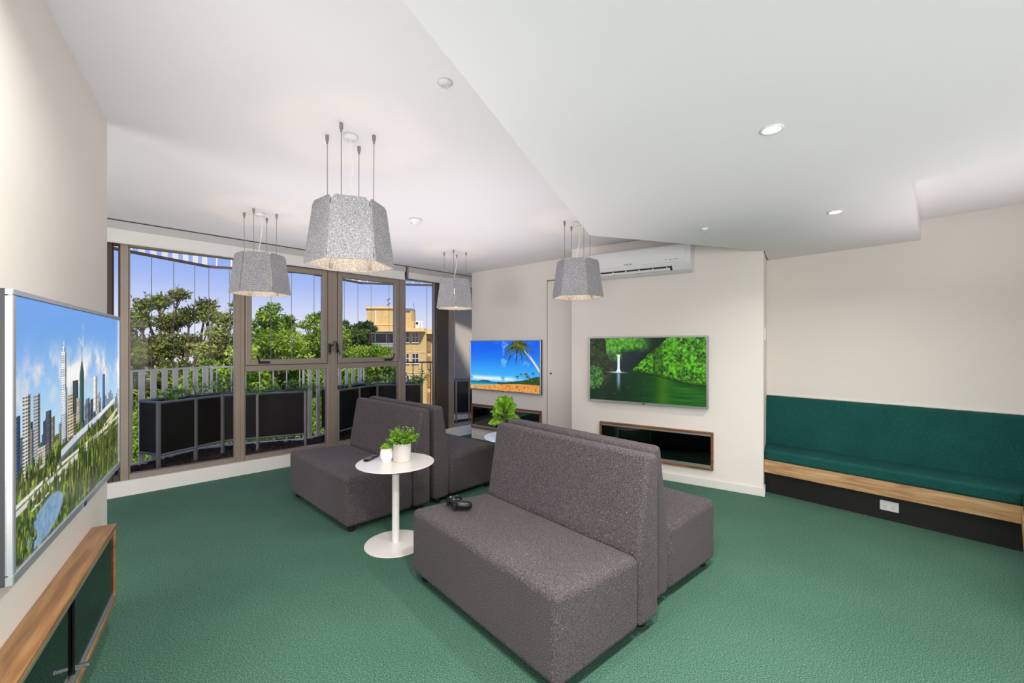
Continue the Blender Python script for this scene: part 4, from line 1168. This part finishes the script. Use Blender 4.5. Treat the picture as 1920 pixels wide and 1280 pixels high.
# railings and the slatted frames hanging above them
def railing(label, p, q, flat, n, cat_top, end_posts, rail='railwhite'):
    t = thing('balustrade', label, 'railing', (*p, 0), (q[0]-p[0], q[1]-p[1]), group='outside balustrades')
    L = math.hypot(q[0]-p[0], q[1]-p[1])
    bm = B(); box(bm, 0, L, -0.018, 0.018, 1.20, 1.222); obj('top_rail', bm, M[rail], t)
    bm = B(); box(bm, 0, L, -0.02, 0.02, GZ+0.0, GZ+0.03); obj('bottom_rail', bm, M['railwhite'], t)
    for k in range(n):
        x = L*(k+0.5)/n
        bm = B()
        if flat: box(bm, x-0.032, x+0.032, -0.005, 0.005, GZ+0.03, 1.20)
        else: tube(bm, [(x,0,GZ+0.03),(x,0,1.20)], 0.0085, 6)
        obj('baluster', bm, M['railwhite' if rail == 'railwhite' else 'rustrail'], t)
    for x in end_posts:
        bm = B(); tube(bm, [(x*L,0,GZ+0.0),(x*L,0,1.23)], 0.016, 8); obj('post', bm, M['railwhite'], t)
    return t
def hanging(label, p, q, flat, n, wires):
    t = thing('hanging_frame', label, 'frame', (*p, 0), (q[0]-p[0], q[1]-p[1]), group='slatted frames with wires')
    L = math.hypot(q[0]-p[0], q[1]-p[1])
    bm = B(); box(bm, 0, L, -0.02, 0.02, 2.555, 2.585); obj('bottom_rail', bm, M['rustrail'], t)
    bm = B(); box(bm, 0, L, -0.02, 0.02, 3.02, 3.05); obj('top_rail', bm, M['railwhite'], t)
    for k in range(n):
        x = L*(k+0.5)/n; bm = B()
        if flat: box(bm, x-0.032, x+0.032, -0.005, 0.005, 2.585, 3.02)
        else: tube(bm, [(x,0,2.585),(x,0,3.02)], 0.0085, 6)
        obj('slat', bm, M['railwhite'], t)
    for f in wires:
        bm = B(); tube(bm, [(f*L,-0.03,1.22),(f*L,-0.03,2.56)], 0.0035, 5); obj('wire', bm, M['wire'], t)
    return t
specs = [(True,10,(0.0,)), (True,8,(0.02,0.97)), (False,7,(0.02,0.97)), (True,8,(0.04,0.97)), (False,8,(0.02,))]
rl_lab = ['flat-slat white balustrade furthest left, behind the end of the timber-framed screen wall', 'white flat-slat balustrade seen through the large left window',
          'thin-bar white balustrade between the two slatted stretches', 'white flat-slat balustrade behind the middle windows', 'thin-bar balustrade in front of the yellow brick building']
hf_lab = ['hanging slatted frame furthest left above the outside balustrade', 'hanging flat-slat frame under the blind of the large left window',
          'hanging thin-bar frame behind the felt lamp at the tree window', 'hanging flat-slat frame above the middle windows', 'hanging thin-bar frame above the yellow brick building']
wires = [(), (0.05,0.27,0.52,0.78,0.97), (0.2,0.42,0.62,0.84), (0.1,0.36,0.62,0.88), (0.12,0.36,0.56,0.88)]
for i in range(5):
    f, n, po = specs[i]
    railing(rl_lab[i], RAIL[i], RAIL[i+1], f, n, None, po, 'rustrail' if i == 4 else 'railwhite')
    hanging(hf_lab[i], RAIL[i], RAIL[i+1], f, n, wires[i])

# rendered outside wall by the narrow window
bm = B(); prism(bm, [(-1.12,8.40),(0.4,8.95),(0.3,9.2),(-1.2,8.66)], -0.5, 3.3); struct('wall_outside', bm, M['render_grey'])
bm = B(); prism(bm, [(-1.25,7.75),(3.2,7.75),(3.2,9.3),(-1.25,9.3)], 2.78, 2.95); struct('shade_slab', bm, M['ceil'])  # unseen slab added to keep the sun off the outside wall

# ----------------------------------------------------------------- trees
def tree(label, base, clumps, mat, n_leaf, leaf, seed, group, branches=None, shell=0.55):
    """crown of overlapping leafy clumps over a branching trunk"""
    r = np.random.default_rng(seed)
    bx0, by0, bz0 = base
    t = thing('tree', label, 'tree', base, group=group)
    cl = np.array(clumps, float)
    cl[:, :3] -= np.array(base)
    vol = cl[:, 3]**2.2; pr = vol/vol.sum()
    k = r.choice(len(cl), n_leaf, p=pr)
    d = r.normal(size=(n_leaf, 3)); d /= np.linalg.norm(d, axis=1)[:, None]
    rad = (shell + (1.0-shell)*r.random(n_leaf)**0.6)*(1+0.15*r.normal(size=n_leaf))
    # wobble radius by direction so that clumps are ragged
    wob = 1 + 0.22*np.sin(d[:,0]*5+k*1.7)*np.sin(d[:,1]*6+k)*1.0 + 0.15*np.sin(d[:,2]*9+k*2.3)
    pos = cl[k,:3] + d*(cl[k,3]*rad*wob)[:,None]*np.array([1,1,0.72])
    ax = r.normal(size=(n_leaf,3)) + d*0.6; ax /= np.linalg.norm(ax, axis=1)[:,None]
    up = d*0.8 + np.array([0,0,0.7]) + 0.5*r.normal(size=(n_leaf,3))
    sd = np.cross(ax, up); sd /= np.linalg.norm(sd, axis=1)[:,None]+1e-9
    L = leaf*(0.6+0.8*r.random(n_leaf))[:,None]; Wd = L*0.42
    v = np.stack([pos-ax*L*0.5, pos+sd*Wd*0.5, pos+ax*L*0.5, pos-sd*Wd*0.5], 1).reshape(-1,3)
    q = np.arange(n_leaf*4).reshape(-1,4)
    me = fast_mesh('foliage', v, q)
    link_mesh('foliage', me, M[mat], t)
    bm = B()
    top = cl[:,:3].mean(0); zc_ = cl[:,2].min()
    fork = Vector((0, 0, max(0.5, zc_-0.6)))
    tr = 0.2 if branches is None else branches
    tube(bm, [Vector((0,0,0)), fork*0.5+Vector((0.1,0,0)), fork], tr, 8, [1.2,1.0,0.85])
    for (x, y, z, rr) in cl:
        e = Vector((x, y, z)); m1 = fork.lerp(e, 0.5)+Vector((0.15*math.sin(x*7), 0.15*math.cos(y*5), 0.25))
        tube(bm, [fork, m1, e, e+Vector((0.3*rr*math.sin(x*3), 0.2, 0.55*rr))], tr*0.42, 5, [1.0,0.6,0.3,0.1])
        for s in range(3):
            e2 = e + Vector((math.sin(s*2.1+x)*rr*0.8, math.cos(s*2.1+x)*rr*0.8, rr*0.25*(s-0.6)))
            tube(bm, [m1.lerp(e,0.7), e2], tr*0.14, 4, [1.0,0.3])
    obj('trunk', bm, M['bark'], t)
    return t
def px(xp, yp, Y): return ((xp-960)*Y/800.0, 1.5+(648-yp)*Y/800.0)
def crown(pts, Y, seed, dy=1.0):
    r = random.Random(seed); o = []
    for (xp, yp, rp) in pts:
        y = Y + r.uniform(-dy, dy); x, z = px(xp, yp, y); o.append((x, y, z, rp*y/800.0))
    return o
GRP = 'trees beyond the balcony'
# open-crowned olive tree in the left window
Ya = 13.0
pts = [(258,600,26),(300,565,20),(335,552,17),(268,572,18),(388,572,18),(395,590,20),(355,590,22),(318,605,26),(428,600,20),(410,625,24),(250,650,34),(300,650,34),(350,645,30),(395,655,26),(434,648,24),(275,700,36),(325,700,36),(375,700,32),(430,700,28),(225,620,26),(262,665,22),(240,665,24),(290,690,24),(205,680,30),(240,740,40),(310,750,44),(380,750,40),(440,750,34),(445,572,12)]
tree('tall open-crowned olive-green tree filling the large left window', (-10.3, Ya, -9.0), crown(pts, Ya, 1, 0.9), 'tree_olive', 42000, 0.105, 11, GRP, 0.17, 0.35)
Yb = 12.0
pts = [(405,668,24),(430,650,26),(455,660,26),(390,690,22),(425,690,30),(460,700,32),(480,720,36),(400,720,30),(360,720,30),(330,745,30),(300,770,34),(350,780,40),(420,770,44),(480,770,44),(270,800,36),(300,840,50),(380,840,50),(460,830,50),(250,860,44),(340,890,50)]
tree('lower bright green tree in front of the olive one, beside the first mullion', (-8.6, Yb, -9.0), crown(pts, Yb, 2, 0.8), 'tree_green', 20000, 0.14, 12, GRP, 0.14)
Yc = 17.0
pts = [(500,590,20),(515,575,12),(495,612,24),(528,612,26),(478,640,26),(505,640,28),(540,640,30),(470,665,26),(500,675,34),(545,670,34),(575,665,24),(490,720,40),(540,720,40),(580,700,30),(500,770,46),(560,770,44),(540,600,14)]
tree('rounded green tree seen through the left opening window', (-9.4, Yc, -9.0), crown(pts, Yc, 3, 1.2), 'tree_green', 21000, 0.15, 13, GRP, 0.17)
Yd = 19.0
pts = [(590,598,14),(575,608,12),(605,592,12),(610,618,24),(590,640,26),(620,645,26),(570,650,22),(600,675,32),(635,675,26),(590,720,36),(640,720,34),(600,770,40),(650,770,40),(625,610,16),(640,630,20)]
tree('bushy green tree behind the double mullion', (-8.3, Yd, -9.0), crown(pts, Yd, 4, 1.2), 'tree_green', 18000, 0.15, 14, GRP, 0.17)
Ye = 23.0
pts = [(648,606,7),(652,620,12),(640,630,14),(668,618,12),(680,640,16),(660,640,18),(700,616,7),(690,609,10),(676,612,10),(655,660,22),(690,658,18),(672,630,14),(645,645,16),(683,625,10)]
tree('deep green tree partly covering the brick building', (-8.0, Ye, -9.0), crown(pts, Ye, 5, 1.0), 'tree_dark', 18000, 0.15, 15, GRP, 0.15)
Yf = 20.0
pts = [(655,665,22),(680,662,20),(705,660,18),(725,668,14),(640,690,24),(670,695,28),(705,690,26),(735,695,16),(650,730,30),(690,730,34),(725,730,26),(670,775,36),(715,775,34),(740,760,20),(700,665,12),(728,655,8)]
tree('bright green tree in front of the white balcony of the brick building', (-6.6, Yf, -9.0), crown(pts, Yf, 6, 1.0), 'tree_green', 20000, 0.15, 16, GRP, 0.15)
Yg = 15.0
pts = [(455,800,46),(520,810,46),(580,820,46),(640,810,46),(480,860,50),(560,860,50),(700,810,44),(745,800,36),(620,850,44)]
tree('low green tree seen under the planter boxes', (-7.0, Yg, -9.0), crown(pts, Yg, 7, 1.0), 'tree_green', 14000, 0.15, 17, GRP, 0.15)

# ----------------------------------------------------------------- yellow brick apartment building
YB = 55.0
def bp(xp, yp, dy=0.0): x, z = px(xp, yp, YB); return x, z
t = thing('apartment_building', 'yellow brick apartment building with flat roofs beyond the trees', 'building', (-16.0, YB, -12.0))
ZO = 12.0
def bbox(name, xp0, xp1, yp0, yp1, d0, d1, mat, parent=None):
    x0, z1 = bp(xp0, yp0); x1, z0 = bp(xp1, yp1)
    bm = B(); box(bm, x0+16.0, x1+16.0, d0, d1, z0+ZO, z1+ZO)
    return obj(name, bm, M[mat], parent or t)
zb = 640 + 13.5/55*800
bbox('brick_wall', 757, 800, 622, 860, -0.2, 9, 'brick')
bbox('brick_wall', 690, 757, 622, 860, 1.6, 9, 'brick')
bbox('brick_wall', 800, 840, 627, 860, 0.6, 9, 'brick')
bbox('roof_slab', 684, 799, 615.5, 622, -1.4, 9.5, 'brick_pale')
bbox('roof_slab', 799, 842, 617.5, 626, -0.3, 9.5, 'brick_pale')
tw = bbox('stair_tower', 680.5, 732, 576, 617, 1.5, 6.5, 'brick')
bm = B(); x0, z1 = bp(667, 576); x1, _ = bp(680.5, 576); _, z0 = bp(0, 617)
prism(bm, [(x0+16, 4.5), (x1+16, 1.5), (x1+16, 6.5), (x0+16, 6.5)], z0+ZO, z1+ZO); obj('stair_tower', bm, M['brick'], t)
bm = B(); x0, z1 = bp(665.5, 573); x1, z0 = bp(733, 576.5)
xm, _ = bp(680.5, 0)
prism(bm, [(x0+16, 4.4), (xm+15.9, 1.3), (x1+16, 1.3), (x1+16, 6.8), (x0+16, 6.8)], z0+ZO, z1+ZO); obj('tower_coping', bm, M['brick_pale'], t)
for xp in (697.5,): bbox('downpipe', xp-0.7, xp+0.7, 580, 607, 1.38, 1.49, 'paintwhite')
bbox('tower_band', 697, 732, 606, 608, 1.42, 1.5, 'brick_pale')
bbox('chimney', 757, 768, 581, 616, 1.0, 3.5, 'brick')
bbox('chimney', 768, 772.5, 601, 616, 1.0, 3.0, 'brick')
bbox('chimney_cap', 757, 767, 576.5, 581, 0.8, 3.6, 'midgrey')
ac = bbox('roof_condenser', 777.5, 785, 601, 616, 0.5, 1.2, 'paintwhite')
bm = B(); x, z = bp(780.5, 605.5); tube(bm, [(x+16, 0.49, z+ZO), (x+16, 0.44, z+ZO)], 0.17, 14); obj('fan', bm, M['win_dark'], ac)
bbox('roof_condenser', 786.5, 789.5, 601, 616, 0.6, 1.2, 'paintwhite')
bm = B()
xa, zt = bp(715, 556); _, zbm = bp(715, 576)
tube(bm, [(xa+16, 3, zbm+ZO), (xa+16, 3, zt+ZO)], 0.03, 5)
for yy in (556, 566):
    x, z = bp(716, yy); tube(bm, [(x+15.75, 3, z+ZO-0.12), (x+16.25, 3, z+ZO+0.12)], 0.05, 5)
obj('antenna', bm, M['darkgrey'], t)
bm = B(); x0, z0 = bp(768.5, 565); x1, z1 = bp(773, 606); tube(bm, [(x0+16, 2, z0+ZO), (x1+16, 2, z1+ZO)], 0.025, 4); obj('mast', bm, M['darkgrey'], t)
# glazed enclosed balconies on the left wing
def glazed(y0, y1):
    w = bbox('balcony_glazing', 687, 757, y0, y1, 1.3, 1.6, 'win_dark')
    bm = B()
    for xp in (687, 698, 720, 736, 750):
        x, z1 = bp(xp, y0); _, z0 = bp(xp, y1); box(bm, x+16-0.05, x+16+0.05, 1.2, 1.32, z0+ZO, z1+ZO)
    x0, zt = bp(687, y0); x1, _ = bp(757, y0); box(bm, x0+16, x1+16, 1.2, 1.32, zt+ZO-0.18, zt+ZO)
    obj('window_frame', bm, M['paintwhite'], w)
    b2 = bbox('balcony_slab', 686, 757, y1, y1+2.4, -0.2, 1.7, 'paintwhite')
    bm = B()
    x0, zt = bp(686, y1+2.4); x1, zl = bp(757, y1+9)
    for k in range(34):
        x = x0+(x1-x0)*(k+0.5)/34; box(bm, x+16-0.025, x+16+0.025, -0.12, -0.07, zl+ZO, zt+ZO)
    box(bm, x0+16, x1+16, -0.14, -0.05, zl+ZO, zl+ZO+0.1); box(bm, x0+16, x1+16, -0.14, -0.05, zt+ZO-0.45, zt+ZO-0.36)
    obj('balcony_railing', bm, M['paintwhite'], b2)
glazed(622.5, 642.5)
glazed(665, 684)
glazed(707, 726)
def bwin(xp0, xp1, yp0, yp1, mat, cross=True):
    w = bbox('window', xp0, xp1, yp0, yp1, -0.26, -0.18, mat)
    bm = B(); x0, z1 = bp(xp0, yp0); x1, z0 = bp(xp1, yp1); x0 += 16; x1 += 16; z0 += ZO; z1 += ZO; f = 0.05
    box(bm, x0-f, x0, -0.3, -0.22, z0, z1); box(bm, x1, x1+f, -0.3, -0.22, z0, z1); box(bm, x0-f, x1+f, -0.3, -0.22, z1, z1+f); box(bm, x0-f*2, x1+f*2, -0.36, -0.22, z0-f*2.2, z0)
    if cross: box(bm, (x0+x1)/2-f*0.5, (x0+x1)/2+f*0.5, -0.3, -0.22, z0, z1)
    box(bm, x0, x1, -0.3, -0.22, (z0+z1)/2-f*0.5, (z0+z1)/2+f*0.5)
    obj('window_frame', bm, M['paintwhite'], w)
for (y0, y1, m1, m2) in [(623,641.5,'win_dark','win_curtain'), (663,680.5,'win_dark','win_dark'), (703,720,'win_dark','win_curtain')]:
    bwin(758, 767.5, y0, y1, m1); bwin(774, 785.5, y0, y1, m2)
for (y0, y1) in [(635,659),(668,692),(702,726),(736,760)]:
    bbox('lattice_panel', 800.5, 806.5, y0, y1, 0.45, 0.62, 'lattice')
bbox('concrete_band', 757, 799.5, 659, 661, -0.26, -0.19, 'brick_pale'); bbox('concrete_band', 757, 799.5, 697, 699, -0.26, -0.19, 'brick_pale')

bm = B(); box(bm, -140, 90, 10, 260, -12.6, -12.0); struct('ground', bm, M['ground'])

# ----------------------------------------------------------------- light
wd = bpy.data.worlds.new('sky'); SC.world = wd; wd.use_nodes = True
nt = wd.node_tree; nt.nodes.clear()
out = nt.nodes.new('ShaderNodeOutputWorld'); bg = nt.nodes.new('ShaderNodeBackground')
tc = nt.nodes.new('ShaderNodeTexCoord'); sx = nt.nodes.new('ShaderNodeSeparateXYZ')
nt.links.new(tc.outputs['Generated'], sx.inputs[0])
rp = nt.nodes.new('ShaderNodeValToRGB'); el = rp.color_ramp.elements
for k in range(3): el.new(0.5)
for e, (p, c) in zip(el, [(0.0, (232,232,246)), (0.05, (224,228,250)), (0.13, (168,190,248)), (0.24, (112,152,240)), (1.0, (70,112,220))]):
    e.position = p; e.color = lin(c)
nt.links.new(sx.outputs['Z'], rp.inputs['Fac']); nt.links.new(rp.outputs['Color'], bg.inputs['Color'])
bg.inputs['Strength'].default_value = 1.0
nt.links.new(bg.outputs[0], out.inputs['Surface'])

sn = bpy.data.lights.new('sun', 'SUN'); sn.energy = 5.5; sn.angle = math.radians(4); sn.color = (1.0, 0.95, 0.86)
so = bpy.data.objects.new('sun', sn); COL.objects.link(so)
d = Vector((0.35, -0.62, 0.80)).normalized()            # towards the sun: behind the building, high
so.rotation_euler = d.to_track_quat('Z', 'Y').to_euler()

def area(name, loc, target, sx_, sy_, w, col=(1, 1, 1), spread=180):
    li = bpy.data.lights.new(name, 'AREA'); li.shape = 'RECTANGLE'; li.size = sx_; li.size_y = sy_; li.energy = w; li.color = col; li.spread = math.radians(spread)
    o = bpy.data.objects.new(name, li); COL.objects.link(o); o.location = loc
    dd = (Vector(target)-Vector(loc)).normalized()
    o.rotation_euler = dd.to_track_quat('-Z', 'Y').to_euler()
    return o
area('rear_fill', (0.6, -2.8, 1.3), (0.4, 3.0, 1.8), 6.4, 1.9, 222, (1.0, 0.95, 0.965))  # broad fill light added behind the camera, no window there
area('left_fill', (-4.7, 0.2, 1.3), (0.0, 4.0, 2.2), 2.6, 1.8, 115, (1.0, 0.95, 0.965))  # added fill from the left, lifts the main ceiling and walls
# unseen up-facing fill panels, added to stand in for a ceiling-bounced flash
def bounce(a0, a1, b0, b1, w, spread):
    a, b = (a0+a1)/2, (b0+b1)/2
    c = (U_B[0]*a + N_S[0]*b, U_B[1]*a + N_S[1]*b)
    li = bpy.data.lights.new('bounce_fill', 'AREA'); li.shape = 'RECTANGLE'; li.size = a1-a0; li.size_y = b1-b0
    li.energy = w; li.color = (1.0, 0.94, 0.975); li.spread = math.radians(spread)
    o = bpy.data.objects.new('bounce_fill', li); COL.objects.link(o); o.location = (c[0], c[1], 1.56)
    o.rotation_euler = (PI, 0, math.atan2(U_B[1], U_B[0]))
bounce(-5.4, -2.4, 0.3, 3.6, 26, 130)
bounce(-2.6, -1.0, 0.05, 1.0, 4, 130)
bounce(-2.4, 1.0, 0.9, 3.2, 7, 130)
bounce(-3.0, -1.75, 0.6, 2.4, 3.5, 130)
bounce(-0.6, 1.5, 3.3, 4.8, 9.5, 130)

# ----------------------------------------------------------------- view
SC.view_settings.view_transform = 'Standard'
SC.view_settings.look = 'None'
SC.view_settings.exposure = 0.0
SC.view_settings.gamma = 1.0
SC.view_settings.use_curve_mapping = False
SC.cycles.max_bounces = 8
SC.cycles.diffuse_bounces = 5
SC.cycles.transparent_max_bounces = 16
SC.cycles.use_denoising = True
SC.cycles.sample_clamp_indirect = 6.0
